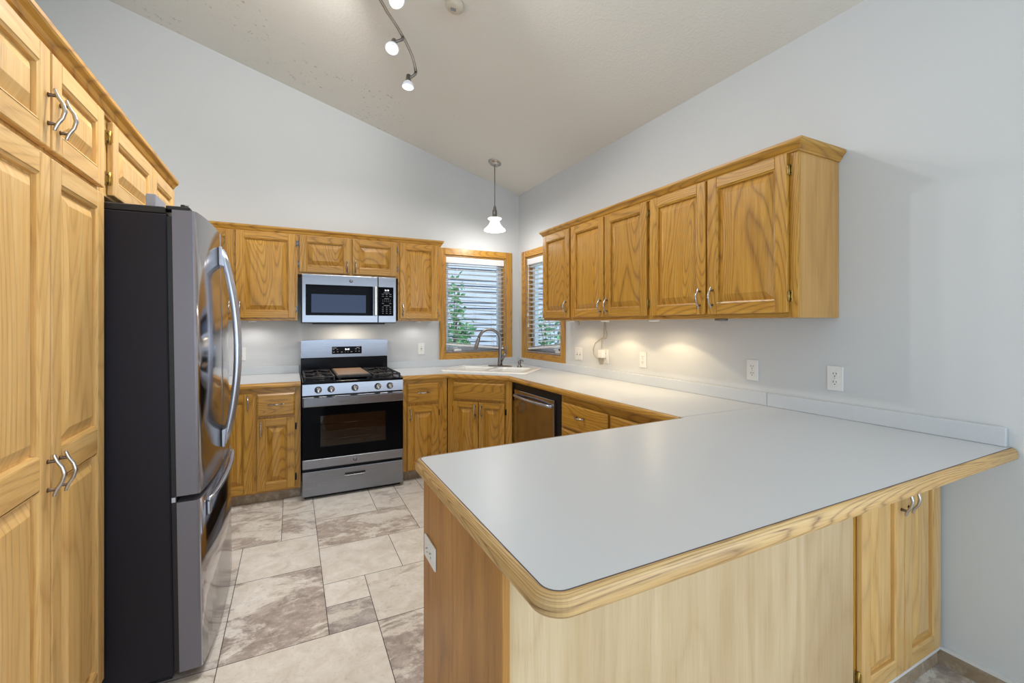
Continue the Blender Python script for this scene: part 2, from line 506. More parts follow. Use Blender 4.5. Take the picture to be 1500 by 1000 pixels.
# floor: one sheet of stone-look vinyl, tiles of 1x1 to 3x2 modules with thin dark joints
U, V = 0.2057, 0.2065
FX, FY = 0.147, 2.085
fixed = [  # col0, col1, row0, row1, mottle, brightness, grey
    (-2, 0, 0, 3, 0.92, 0.52, 0.55), (-2, 0, 3, 5, 0.18, 0.50, 0.3), (-1, 0, 5, 7, 0.75, 0.45, 0.55), (-4, -1, 5, 8, 0.72, 0.55, 0.5),
    (-1, 0, 7, 9, 0.45, 0.5, 0.2), (0, 2, 6, 9, 0.35, 0.55, 0.4), (2, 3, 6, 9, 0.55, 0.42, 0.6), (0, 3, 4, 6, 0.80, 0.55, 0.3),
    (0, 2, 2, 4, 0.12, 0.50, 0.1), (2, 4, 2, 4, 0.30, 0.55, 0.1), (0, 1, 1, 2, 0.38, 0.5, 0.1), (0, 1, 0, 1, 0.80, 0.22, 0.9),
    (1, 3, 0, 2, 0.40, 0.42, 0.2), (1, 3, -3, 0, 0.88, 0.42, 0.6), (-2, 1, -2, 0, 0.30, 0.52, 0.25), (3, 5, 4, 7, 0.4, 0.55, 0.3),
    (3, 4, 7, 9, 0.5, 0.5, 0.4), (-4, -2, 3, 5, 0.55, 0.42, 0.7), (-4, -2, 0, 3, 0.65, 0.48, 0.6), (-5, -2, -2, 0, 0.6, 0.4, 0.3)]
C0, C1, R0, R1 = -19, 11, -28, 12
occ = {}
tiles = []
for t_ in fixed:
    for i in range(t_[0], t_[1]):
        for j in range(t_[2], t_[3]): occ[i, j] = 1
    tiles.append(t_)
for j in range(R0, R1):
    for i in range(C0, C1):
        if (i, j) in occ: continue
        sizes = [(3, 2), (2, 3), (2, 2), (2, 1), (1, 2), (1, 1)]
        random.shuffle(sizes)
        sizes.sort(key=lambda q: -(q[0] * q[1]) * random.uniform(0.5, 1.5))
        for w_, h_ in sizes + [(1, 1)]:
            if i + w_ <= C1 and j + h_ <= R1 and all((i + a, j + c) not in occ for a in range(w_) for c in range(h_)):
                for a in range(w_):
                    for c in range(h_): occ[i + a, j + c] = 1
                tiles.append((i, i + w_, j, j + h_, random.choice((.2, .35, .6, .85)), random.uniform(.38, .58), random.uniform(.1, .7)))
                break
bm = bmesh.new(); uvl = bm.loops.layers.uv.new('UVMap'); cl = bm.loops.layers.float_color.new('tint')
gx0, gx1, gy0, gy1 = FX + C0 * U, FX + C1 * U, FY + R0 * V, FY + R1 * V
vs = [bm.verts.new(p) for p in ((gx0, gy0, 0), (gx1, gy0, 0), (gx1, gy1, 0), (gx0, gy1, 0))]
f = bm.faces.new(vs); f.material_index = 1
J = 0.0016
for (c0, c1, r0, r1, m_, g_, e_) in tiles:
    a0, a1, b0, b1 = FX + c0 * U + J, FX + c1 * U - J, FY + r0 * V + J, FY + r1 * V - J
    vs = [bm.verts.new(p) for p in ((a0, b0, .0008), (a1, b0, .0008), (a1, b1, .0008), (a0, b1, .0008))]
    f = bm.faces.new(vs)
    o_ = (random.uniform(0, 60), random.uniform(0, 60))
    for lp in f.loops:
        lp[uvl].uv = (lp.vert.co.x + o_[0], lp.vert.co.y + o_[1]); lp[cl] = (m_, g_, e_, 1)
me = bpy.data.meshes.new('floor'); bm.to_mesh(me); bm.free()
me.materials.append(M['tile']); me.materials.append(M['grout'])
fl = bpy.data.objects.new('floor', me); COL.objects.link(fl); struct(fl)

# base strip on the right wall in front of the peninsula: stone vinyl with a pale cap
b = MB()
b.box(XR - 0.008, XR - 0.0005, YF, 0.825, 0.001, 0.062, g=1)
b.box(XR - 0.014, XR - 0.0005, YF, 0.825, 0.062, 0.074, mi=1)
struct(b.done('baseboard_right', ['toe', 'white_trim']))

# ------------------------------------------------------------------ windows
def window(n, loc, rotz, w, h, hand, crank_x):
    """local: x along the wall (seen from inside), -y into the room, z up; root at the opening's lower left"""
    root = bpy.data.objects.new('window_%d' % n, None); COL.objects.link(root); struct(root)
    root.location = loc; root.rotation_euler = (0, 0, rotz)
    cw = 0.072
    b = MB()
    cl_ = 0.055 if hand == 'l' else cw
    b.box(-cl_, 0.0, -0.018, -0.0005, -cw, h + cw - 0.004, g=2, bev=0.003)
    b.box(w, w + cw, -0.018, -0.0005, -cw, h + cw - 0.004, g=2, bev=0.003)
    b.box(0.0005, w - 0.0005, -0.018, -0.0005, h, h + cw - 0.004, g=0, bev=0.003)
    b.box(0.0005, w - 0.0005, -0.018, -0.0005, -cw, 0.0, g=0, bev=0.003)
    b.done('casing', 'oak', root)
    b = MB(); e = 0.004
    b.box(e, e + 0.012, 0, 0.11, e, h - e, g=2); b.box(w - e - 0.012, w - e, 0, 0.11, e, h - e, g=2)
    b.box(e + 0.012, w - e - 0.012, 0, 0.11, h - e - 0.012, h - e, g=0)
    b.done('jamb', 'oak', root)
    b = MB(); b.box(e + 0.012, w - e - 0.012, 0.001, 0.11, e, e + 0.012, g=0)
    b.done('sill', 'sill', root)
    b = MB(); f_ = 0.05; y0, y1 = 0.075, 0.118; q = 0.016
    b.box(q, q + f_, y0, y1, q, h - q, bev=0.004); b.box(w - q - f_, w - q, y0, y1, q, h - q, bev=0.004)
    b.box(q + f_, w - q - f_, y0, y1, q, q + f_, bev=0.004); b.box(q + f_, w - q - f_, y0, y1, h - q - f_, h - q, bev=0.004)
    b.done('sash', 'vinyl_frame', root)
    b = MB(); b.box(q + f_, w - q - f_, 0.094, 0.098, q + f_, h - q - f_)
    b.done('pane', 'pane', root)
    b = MB()
    b.box(crank_x - 0.045, crank_x + 0.045, 0.03, 0.075, q, q + 0.022, bev=0.006, seg=2)
    b.tube([(crank_x + 0.01, 0.045, q + 0.022), (crank_x + 0.008, 0.040, q + 0.034), (crank_x - 0.03, 0.032, q + 0.036), (crank_x - 0.055, 0.028, q + 0.034)], [0.009, 0.008, 0.006, 0.007], 8)
    b.lathe([(0, 0), (0.008, 0), (0.009, 0.012), (0, 0.016)], 10, mi=1, mat=Tm((crank_x + 0.01, 0.045, q + 0.030)))
    b.done('crank', ['white_plastic', 'slot'], root)
    b = MB(); lx = w - q - f_ * 0.5 if hand == 'l' else q + f_ * 0.5
    b.box(lx - 0.012, lx + 0.012, 0.062, 0.0749, 0.12, 0.19, bev=0.003)
    b.box(lx - 0.006, lx + 0.006, 0.048, 0.062, 0.15, 0.23, bev=0.003)
    b.done('lock_lever', 'nickel_dark', root)
    return root
window(1, (W1[0], YB, W1[2]), 0, W1[1] - W1[0], W1[3] - W1[2], 'l', 0.16)
window(2, (XR, W2[1], W2[2]), R(-90), W2[1] - W2[0], W2[3] - W2[2], 'r', 0.60)

def blind(loc, rotz, w, h, label, drop_l, drop_r):
    """two-inch slat blind; bottom rail hangs crooked"""
    root = thing('window_blind', label, 'blind', loc, (0, 0, rotz), 'white slatted blinds in the two corner windows')
    e = 0.019
    b = MB(); b.box(e, w - e, 0.004, 0.066, h - 0.085, h - 0.019, bev=0.004, seg=2)
    b.done('headrail', 'blind', root)
    b = MB(); n = 19
    ztop = h - 0.105
    for i in range(n):
        f_ = i / (n - 1)
        zl = ztop + (drop_l + 0.02 - ztop) * f_; zr = ztop + (drop_r + 0.02 - ztop) * f_
        a = math.atan2(zr - zl, w - 2 * e)
        b.box(-(w - 2 * e) / 2, (w - 2 * e) / 2, -0.024, 0.024, -0.0014, 0.0014, mat=Tm((w / 2, 0.040, (zl + zr) / 2), (R(-7), -a, 0)))
    b.done('slats', 'blind', root)
    b = MB()
    a = math.atan2(drop_r - drop_l, w - 2 * e)
    b.box(-(w - 2 * e) / 2, (w - 2 * e) / 2, -0.026, 0.026, -0.011, 0.011, bev=0.004, seg=2, mat=Tm((w / 2, 0.040, (drop_l + drop_r) / 2), (0, -a, 0)))
    b.done('bottom_rail', 'blind', root)
    b = MB()
    for fx in (0.2, 0.5, 0.8):
        zb = drop_l + (drop_r - drop_l) * fx
        b.tube([(w * fx, 0.0125, h - 0.085), (w * fx, 0.0125, zb)], 0.0013, 6)
        b.tube([(w * fx, 0.0670, h - 0.085), (w * fx, 0.0670, zb)], 0.0013, 6)
    b.done('ladder_cord', 'cord', root)
    b = MB()
    b.tube([(0.05, 0.0, h - 0.085), (0.05, -0.002, h - 0.62)], 0.0014, 6)
    b.lathe([(0, 0), (0.004, 0), (0.008, -0.03), (0.006, -0.036), (0, -0.036)], 10, mat=Tm((0.05, -0.002, h - 0.615)))
    b.tube([(0.062, 0.0, h - 0.085), (0.062, -0.002, h - 0.74)], 0.0014, 6)
    b.lathe([(0, 0), (0.004, 0), (0.008, -0.03), (0.006, -0.036), (0, -0.036)], 10, mat=Tm((0.062, -0.002, h - 0.735)))
    b.done('pull_cord', 'blind', root)
    return root
blind((W1[0], YB, W1[2]), 0, W1[1] - W1[0], W1[3] - W1[2], 'white slatted blind in the window behind the faucet, bottom rail hanging crooked', 0.095, 0.036)
blind((XR, W2[1], W2[2]), R(-90), W2[1] - W2[0], W2[3] - W2[2], 'white slatted blind in the window partly hidden by the upper cabinets', 0.036, 0.095)

# ------------------------------------------------------------------ outside
b = MB(); b.box(-12, 30, YB + 0.6, 40, -0.35, -0.3); b.box(XR + 0.6, 30, -12, YB + 0.6, -0.35, -0.3)
struct(b.done('ground', 'grass'))
root = thing('neighbor_house', 'pale lap sided house wall seen through the blinds of the window behind the faucet', 'house', (3.2, 8.2, -0.3))
b = MB()
for i in range(52):
    z = i * 0.11
    b.prism([(0, z), (-0.034, z), (-0.022, z + 0.086), (0, z + 0.086)], -7, 2.4, axis=0)
b.box(-7, 2.4, 0, 0.2, 0, 5.72, mi=1)
b.done('wall', ['siding', 'siding_shade'], root)
b = MB(); b.box(2.4, 2.5, -0.05, 0.2, 0, 5.7); b.done('corner_board', 'white_trim', root)

def shrub(label, loc, hgt, rad, nl, ls):
    root = thing('garden_shrub', label, 'shrub', loc, group='leafy shrubs outside the corner windows')
    b = MB(); tips = []
    for k in range(9):
        a = random.uniform(0, 6.28); rr = rad * random.uniform(0.2, 0.9)
        top = Vector((rr * math.cos(a), rr * math.sin(a), hgt * random.uniform(0.55, 1.0)))
        mid = Vector((top.x * 0.35, top.y * 0.35, top.z * 0.5))
        b.tube([(0, 0, 0), mid, top], [0.018, 0.011, 0.004], 6)
        tips += [(mid, top)]
    b.done('stem', 'bark', root)
    b = MB()
    for k in range(nl):
        m_, t_ = random.choice(tips)
        p = m_.lerp(t_, random.uniform(0.0, 1.05)) + Vector([random.gauss(0, rad * 0.17) for _ in range(3)])
        q = Euler((random.uniform(-1, 1), random.uniform(-1, 1), random.uniform(0, 6.3))).to_matrix().to_4x4()
        s_ = ls * random.uniform(0.6, 1.3)
        mm = Matrix.Translation(p) @ q
        b.quad([(0, 0, 0), (s_ * 0.32, s_ * 0.5, 0.01), (0, s_, -0.012), (-s_ * 0.32, s_ * 0.5, 0.01)], mat=mm)
    b.done('foliage', 'leaf', root)
    return root
shrub('green leafy shrub outside the lower left of the window behind the faucet', (2.02, 5.9, -0.3), 2.35, 0.34, 620, 0.10)
shrub('bushy green shrub outside the window beside the upper cabinets', (4.05, 6.5, -0.3), 1.95, 0.5, 360, 0.11)

# ------------------------------------------------------------------ cabinets
def door_part(parent, name, x0, x1, z0, z1, ops=None, t=0.02, y=0.0, sw=0.056, mat='oak', lab=None):
    """raised-panel door: separate stiles and rails, moulded inner edge, sloped field and flat panel"""
    yf = y - t
    b = MB()
    ops = ops or [(sw, z1 - z0 - sw)]
    L, Rr = x0 + sw, x1 - sw
    b.box(x0, L, yf, y - 0.0004, z0, z1, g=2, bev=0.0035, seg=2)
    b.box(Rr, x1, yf, y - 0.0004, z0, z1, g=2, bev=0.0035, seg=2)
    edges = [0.0] + [v for o in ops for v in o] + [z1 - z0]
    for i in range(0, len(edges), 2):
        a, c = z0 + edges[i], z0 + edges[i + 1]
        b.box(L - 0.001, Rr + 0.001, yf + 0.0003, y - 0.0004, a, c, g=0, bev=0.0030, seg=1)
    for (a, c) in ops:
        a += z0; c += z0
        steps = [(0.0, yf + 0.0012), (0.007, yf + 0.0045), (0.0082, yf + 0.0150), (0.0128, yf + 0.0152), (0.045, yf + 0.0020), (0.047, yf + 0.0014)]
        if min(Rr - L, c - a) < 0.12: steps = [(s_[0] * 0.6, s_[1]) for s_ in steps]
        off = (random.uniform(0, 40), random.uniform(0, 40))
        rc = lambda d, yy: [(L + d, yy, a + d), (Rr - d, yy, a + d), (Rr - d, yy, c - d), (L + d, yy, c - d)]
        for k in range(len(steps) - 1):
            A, B = rc(*steps[k]), rc(*steps[k + 1])
            for q in range(4):
                r_ = (q + 1) % 4
                gg = (0 if q % 2 == 0 else 2) if k < 2 else 2
                b.quad([A[q], A[r_], B[r_], B[q]], g=gg, off=off if k >= 2 else None)
        b.quad(rc(*steps[-1]), g=2, off=off)
    o = b.done(name, mat, parent)
    if lab: o['label'] = lab
    return o

def pull(parent, x, z, y, vertical=True, length=0.112, name='handle'):
    """bowed bar pull on two posts, bar ends running past the posts"""
    b = MB()
    h = length / 2
    prof = [(-h, 0.013), (-h * 0.9, 0.014), (-h * 0.66, 0.019), (-h * 0.36, 0.029), (0, 0.034), (h * 0.36, 0.029), (h * 0.66, 0.019), (h * 0.9, 0.014), (h, 0.013)]
    rad = [0.0038, 0.0042, 0.0045, 0.0048, 0.0055, 0.0048, 0.0045, 0.0042, 0.0038]
    P = (lambda s, d: (x, y - d, z + s)) if vertical else (lambda s, d: (x + s, y - d, z))
    # smooth the bar
    pts = []; rr = []
    for i in range(len(prof) - 1):
        for k in range(3):
            u = k / 3
            pts.append(P(prof[i][0] + (prof[i + 1][0] - prof[i][0]) * u, prof[i][1] + (prof[i + 1][1] - prof[i][1]) * u))
            rr.append(rad[i] + (rad[i + 1] - rad[i]) * u)
    pts.append(P(*prof[-1])); rr.append(rad[-1])
    b.tube(pts, rr, 10)
    for s_ in (-h * 0.68, h * 0.68):
        b.tube([P(s_, 0.0002), P(s_, 0.004), P(s_, 0.018)], [0.0065, 0.0048, 0.0042], 10, mi=1)
    o = b.done(name, ['nickel', 'brown_post'], parent)
    return o

def hinge(parent, x, z, y, side, mat='brass'):
    """exposed wrap hinge on the face frame beside a door edge; side -1 = frame leaf lies to the left"""
    b = MB()
    s_ = side
    xa, xb = sorted((x, x + s_ * 0.013))
    b.box(xa, xb, y - 0.003, y - 0.0002, z - 0.026, z + 0.026, bev=0.001)
    b.tube([(x + s_ * 0.003, y - 0.010, z - 0.024), (x + s_ * 0.003, y - 0.010, z + 0.024)], 0.0042, 8)
    b.box(*sorted((x, x + s_ * 0.0028)), y - 0.018, y - 0.003, z - 0.018, z + 0.018)
    b.lathe([(0, 0), (0.003, 0), (0.003, 0.002), (0, 0.002)], 8, mi=1, mat=Tm((x + s_ * 0.009, y - 0.003, z + 0.014), (R(90), 0, 0)))
    b.lathe([(0, 0), (0.003, 0), (0.003, 0.002), (0, 0.002)], 8, mi=1, mat=Tm((x + s_ * 0.009, y - 0.003, z - 0.014), (R(90), 0, 0)))
    return b.done('hinge', [mat, 'slot'], parent)

def drawer_part(parent, x0, x1, z0, z1, t=0.02, name='drawer', y=0.0):
    b = MB(); yf = y - t
    d = 0.012
    b.box(x0, x1, yf + 0.007, y - 0.0004, z0, z1, g=0, bev=0.002)
    off = (random.uniform(0, 40), random.uniform(0, 40))
    A = [(x0, yf + 0.0071, z0), (x1, yf + 0.0071, z0), (x1, yf + 0.0071, z1), (x0, yf + 0.0071, z1)]
    B = [(x0 + d, yf, z0 + d), (x1 - d, yf, z0 + d), (x1 - d, yf, z1 - d), (x0 + d, yf, z1 - d)]
    for q in range(4):
        b.quad([A[q], A[(q + 1) % 4], B[(q + 1) % 4], B[q]], g=0, off=off)
    b.quad(B, g=0, off=off)
    return b.done(name, 'oak', parent)

def cabinet(name, label, loc, rotz, W_, D, Hh, fronts, toe=0.0, group=None, lift=0.0, mat='oak'):
    """local x from the left end, front frame at y=0, back at y=D, z from the base"""
    root = thing(name, label, 'cabinet', loc, (0, 0, rotz), group)
    b = MB()
    b.box(0, W_, 0.019, D, lift, Hh, g=2, bev=0.0008, mi=1)
    # face frame: stiles and rails
    b.box(0, 0.038, 0, 0.0189, lift, Hh, g=2, bev=0.001)
    b.box(W_ - 0.038, W_, 0, 0.0189, lift, Hh, g=2, bev=0.001)
    b.box(0.0381, W_ - 0.0381, 0.0004, 0.0189, lift, lift + 0.032, g=0, bev=0.0006)
    b.box(0.0381, W_ - 0.0381, 0.0004, 0.0189, Hh - 0.05, Hh, g=0, bev=0.0006)
    b.box(0.0381, W_ - 0.0381, 0.0008, 0.0189, lift + 0.0321, Hh - 0.0501, g=2)
    b.done('carcass', [mat, 'oak_plain'], root)
    if toe:
        b = MB(); b.box(0.0, W_, 0.05, 0.06, 0.002, lift - 0.0005, g=0)
        b.done('toe_kick', 'toe', root)
    for f in fronts:
        k = f[0]; x0, x1, z0, z1 = f[1:5]; opt = f[5] if len(f) > 5 else {}
        if k == 'door':
            d = door_part(root, 'door', x0, x1, z0, z1, opt.get('ops'), mat=mat)
        else:
            d = drawer_part(root, x0, x1, z0, z1, name='drawer' if k == 'drawer' else 'false_front')
        if 'h' in opt:
            pull(d, opt['h'][1], opt['h'][2], -0.02, opt['h'][0] == 'v')
        if 'hinge' in opt:
            s_ = opt['hinge']; hx = x0 - 0.0005 if s_ < 0 else x1 + 0.0005
            for hz in (z0 + min(0.075, (z1 - z0) * 0.22), z1 - min(0.075, (z1 - z0) * 0.22)):
                hinge(d, hx, hz, 0.0, s_, opt.get('hm', 'brass'))
    return root

ZB, ZT = 1.389, 2.150            # bottom and top of the wall cabinets
HU = ZT - ZB
XU = 2.008                        # frame face of the right-hand wall cabinets
RD = XR - 0.002 - XU
GU = 'oak wall cabinets along the right wall'
def right(y): return (XU, y, ZB)
z0d, z1d = 0.022, HU - 0.022
# local x = y_left - y
cabinet('wall_cabinet', 'narrow single-door oak wall cabinet at the window end of the right wall run', right(3.390), R(-90), 3.390 - 2.955, RD, HU,
        [('door', 0.012, 3.390 - 2.968, z0d, z1d, dict(h=('v', 0.385, 0.11)))], group=GU)
cabinet('wall_cabinet', 'two-door oak wall cabinet in the middle of the right wall run', right(2.954), R(-90), 2.954 - 2.087, RD, HU,
        [('door', 0.014, 0.424, z0d, z1d, dict(h=('v', 0.395, 0.10))), ('door', 0.438, 0.852, z0d, z1d, dict(h=('v', 0.468, 0.10), hinge=1, hm='brass'))], group=GU)
cabinet('wall_cabinet', 'two-door oak wall cabinet nearest the camera with exposed plain end panel', right(2.086), R(-90), 2.086 - 1.186, RD, HU,
        [('door', 0.016, 0.424, z0d, z1d, dict(h=('v', 0.390, 0.11))), ('door', 0.438, 0.862, z0d, z1d, dict(h=('v', 0.470, 0.11), hinge=1, hm='brass'))], group=GU)

# crown mouldings ------------------------------------------------
CP = [(0.0, 0.0), (-0.010, 0.0), (-0.012, 0.010), (-0.020, 0.016), (-0.030, 0.034), (-0.046, 0.048), (-0.050, 0.056), (-0.050, 0.072), (0.0, 0.072)]
def sweep(b, path, prof, g_along=True, closed=False, mi=0):
    """profile (o, z): o = offset to the path's left side (negative = right), mitred at corners; path of xy points"""
    n = len(path); P = [Vector((p[0], p[1])) for p in path]
    rings = []
    for i in range(n):
        d0 = (P[i] - P[i - 1]).normalized() if (i > 0 or closed) else None
        d1 = (P[(i + 1) % n] - P[i]).normalized() if (i < n - 1 or closed) else None
        d0 = d0 or d1; d1 = d1 or d0
        n0 = Vector((-d0.y, d0.x)); n1 = Vector((-d1.y, d1.x))
        m = (n0 + n1).normalized(); m = m / max(0.2, m.dot(n0))
        rings.append([(P[i].x + m.x * o, P[i].y + m.y * o, z) for o, z in prof])
    k = len(prof)
    dist = 0
    for i in range(n if closed else n - 1):
        A, B = rings[i], rings[(i + 1) % n]
        ln = (Vector(B[0]) - Vector(A[0])).length
        off = (random.uniform(0, 1) if i == 0 else 0)
        for q in range(k):
            r_ = (q + 1) % k
            t = bmesh.new()
            t.faces.new([t.verts.new(p) for p in (A[q], B[q], B[r_], A[r_])])
            vm = [b.bm.verts.new(v.co) for v in t.verts]
            f = b.bm.faces.new(vm); f.material_index = mi
            pl = sum(math.hypot(prof[w][0] - prof[w + 1][0], prof[w][1] - prof[w + 1][1]) for w in range(q))
            pl2 = pl + math.hypot(prof[q][0] - prof[r_][0], prof[q][1] - prof[r_][1])
            for lp, uvv in zip(f.loops, ((pl, dist), (pl, dist + ln), (pl2, dist + ln), (pl2, dist))):
                lp[b.uv].uv = uvv
            t.free()
        dist += ln
    if not closed:
        for ring in (rings[0][::-1], rings[-1]):
            f = b.bm.faces.new([b.bm.verts.new(p) for p in ring]); f.material_index = mi
            for lp, p in zip(f.loops, prof): lp[b.uv].uv = p
    bmesh.ops.remove_doubles(b.bm, verts=list(b.bm.verts), dist=1e-5)
    bmesh.ops.recalc_face_normals(b.bm, faces=list(b.bm.faces))

def crown(label, path, z, ht, pj=0.032):
    b = MB()
    prof = [(o * pj / 0.050, z + h * ht / 0.072) for o, h in CP]
    sweep(b, path, prof)
    return tag(b.done('crown_molding', 'oak'), label, 'molding', 'oak crown mouldings')
GC = 'oak crown mouldings'
# right run: path so that its right side points outwards (towards -x, then -y)
crown('oak crown molding topping the wall cabinets on the right wall', [(XR - 0.003, 3.3905), (XU - 0.0008, 3.3905), (XU - 0.0008, 1.1852), (XR - 0.003, 1.1852)][::-1][::-1], 2.128, 0.050)

# back wall run ------------------------------------------------
YU = 4.190
BD = YB - 0.002 - YU
GBK = 'oak wall cabinets along the back wall'
ZTB = 2.140
HB = ZTB - ZB
cabinet('wall_cabinet', 'oak wall cabinet left of the microwave, partly behind the refrigerator', (-0.86, YU, ZB), 0, 0.905, BD, HB,
        [('door', 0.02, 0.442, 0.022, HB - 0.022, dict(h=('v', 0.412, 0.10))), ('door', 0.455, 0.889, 0.022, HB - 0.022, dict(h=('v', 0.484, 0.10), hinge=1, hm='nickel_dark'))], group=GBK)
cabinet('wall_cabinet', 'short two-door oak cabinet above the microwave', (0.046, YU, 1.785), 0, 0.846, BD, ZTB - 1.785,
        [('door', 0.012, 0.422, 0.018, ZTB - 1.785 - 0.022, dict(h=('v', 0.396, 0.085), hinge=-1, hm='nickel_dark')), ('door', 0.440, 0.832, 0.018, ZTB - 1.785 - 0.022, dict(h=('v', 0.466, 0.085), hinge=1, hm='nickel_dark'))], group=GBK)
cabinet('wall_cabinet', 'narrow oak wall cabinet between the microwave and the window', (0.893, YU, ZB), 0, 0.411, BD, HB,
        [('door', 0.014, 0.377, 0.022, HB - 0.022, dict(h=('v', 0.040, 0.10), hinge=1, hm='nickel_dark'))], group=GBK)
crown('oak crown molding topping the wall cabinets on the back wall', [(-0.86, YB - 0.003), (-0.86, YU - 0.0008), (1.3048, YU - 0.0008), (1.3048, YB - 0.003)], 2.117, 0.053, 0.028)

# left: pantry and over-fridge cabinet -------------------------
XP = -0.605                       # frame face; door faces end up at -0.585
PD = 0.75
ZTL = 2.125
y_l = 1.215
pw = 2.030 - y_l
ops_low = [(0.060, 0.800), (0.885, 1.628)]
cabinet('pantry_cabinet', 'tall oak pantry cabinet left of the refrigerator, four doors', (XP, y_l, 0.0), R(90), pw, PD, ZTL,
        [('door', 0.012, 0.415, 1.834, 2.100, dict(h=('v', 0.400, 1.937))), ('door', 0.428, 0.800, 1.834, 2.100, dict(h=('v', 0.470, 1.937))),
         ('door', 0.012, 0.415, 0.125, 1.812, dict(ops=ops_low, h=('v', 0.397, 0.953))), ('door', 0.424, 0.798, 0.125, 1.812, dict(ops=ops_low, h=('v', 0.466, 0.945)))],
        toe=0.1, lift=0.1, mat='oak_lit')
ow = 3.060 - 2.034
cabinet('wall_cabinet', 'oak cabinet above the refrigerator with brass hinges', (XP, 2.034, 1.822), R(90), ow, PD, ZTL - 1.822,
        [('door', 0.068, 0.580, 0.008, ZTL - 1.822 - 0.026, dict(h=('v', 0.545, 0.075), hinge=-1, hm='brass')), ('door', 0.600, 1.010, 0.008, ZTL - 1.822 - 0.026, dict(h=('v', 0.635, 0.075)))], mat='oak_lit')
crown('oak crown molding topping the pantry and the cabinet above the refrigerator', [(XP + 0.0016, y_l + 0.001), (XP + 0.0016, 3.060)], 2.104, 0.054, 0.035)

# base cabinets ------------------------------------------------
YBF = 3.820                       # frame face of back run
BDp = YB - 0.002 - YBF
ZK, HB_ = 0.085, 0.872
GB = 'oak base cabinets'
cabinet('base_cabinet', 'oak base cabinet between the refrigerator and the range', (-1.30, YBF, 0), 0, 1.362, BDp, HB_,
        [('door', 0.72, 1.037, ZK + 0.014, 0.838, dict(h=('v', 1.010, 0.775))), ('drawer', 1.064, 1.322, 0.662, 0.832, dict(h=('h', 1.193, 0.752))),
         ('door', 1.066, 1.322, ZK + 0.018, 0.644, dict(h=('v', 1.092, 0.570), hinge=1, hm='slot'))], toe=0.085, lift=ZK, group=GB)
cabinet('base_cabinet', 'narrow oak base cabinet between the range and the corner sink', (0.850, YBF, 0), 0, 0.400, BDp, HB_,
        [('drawer', 0.040, 0.322, 0.672, 0.842, dict(h=('h', 0.181, 0.762))),
         ('door', 0.040, 0.318, ZK + 0.012, 0.648, dict(h=('v', 0.064, 0.575), hinge=1, hm='slot'))], toe=0.085, lift=ZK, group=GB)
# diagonal sink base: front runs at 45 degrees between the two runs
XRF = 1.690                       # frame face of the right run
p0 = Vector((1.258, YBF)); p1 = Vector((XRF, 3.388))
dl = (p1 - p0).length
rt = thing('base_cabinet', 'diagonal oak corner base cabinet under the sink', 'cabinet', (p0.x, p0.y, 0), (0, 0, R(-45)), GB)
b = MB()
inv = Matrix.Rotation(R(45), 3, 'Z')
def loc2(x, y):
    v = inv @ Vector((x - p0.x, y - p0.y, 0)); return (v.x, v.y)
poly = [(0.0, 0.019), (dl, 0.019), loc2(XR - 0.003, 3.388 + 0.03), loc2(XR - 0.003, YB - 0.003), loc2(1.288, YB - 0.003)]
b.prism([p for p in poly], ZK, 0.70, axis=2)
b.box(0.0, 0.055, 0, 0.0189, ZK, HB_, g=2, bev=0.001); b.box(dl - 0.055, dl, 0, 0.0189, ZK, HB_, g=2, bev=0.001)
b.box(0.0551, dl - 0.0551, 0.0004, 0.0189, 0.845, HB_, g=0); b.box(0.0551, dl - 0.0551, 0.0004, 0.0189, ZK, ZK + 0.03, g=0)
b.box(0.0551, dl - 0.0551, 0.0008, 0.0189, ZK + 0.031, 0.844, g=2)
b.done('carcass', 'oak', rt)
b = MB(); b.box(0.0, dl, 0.05, 0.06, 0.002, ZK - 0.0005, g=0); b.done('toe_kick', 'toe', rt)
drawer_part(rt, 0.062, dl - 0.062, 0.690, 0.842, name='false_front')
mid = dl / 2
d = door_part(rt, 'door', 0.062, mid - 0.003, ZK + 0.012, 0.672, sw=0.048); pull(d, mid - 0.030, 0.600, -0.02); hinge(d, 0.0615, 0.60, 0, -1, 'slot'); hinge(d, 0.0615, 0.17, 0, -1, 'slot')
d = door_part(rt, 'door', mid + 0.003, dl - 0.062, ZK + 0.012, 0.672, sw=0.048); pull(d, mid + 0.030, 0.600, -0.02); hinge(d, dl - 0.0615, 0.60, 0, 1, 'slot'); hinge(d, dl - 0.0615, 0.17, 0, 1, 'slot')

# filler + drawer base on the right run
RDp = XR - 0.002 - XRF
cabinet('base_cabinet', 'oak drawer base cabinet right of the dishwasher', (XRF, 2.610, 0), R(-90), 2.610 - 1.50, RDp, HB_,
        [('drawer', 0.020, 0.520, 0.655, 0.822, dict(h=('h', 0.250, 0.750))), ('drawer', 0.020, 0.520, 0.385, 0.640, dict(h=('h', 0.250, 0.520))), ('drawer', 0.020, 0.520, ZK + 0.015, 0.370, dict(h=('h', 0.250, 0.24))),
         ('drawer', 0.545, 1.05, 0.655, 0.822, dict(h=('h', 0.80, 0.750))), ('door', 0.545, 1.05, ZK + 0.015, 0.640, {})], toe=0.085, lift=ZK, group=GB)

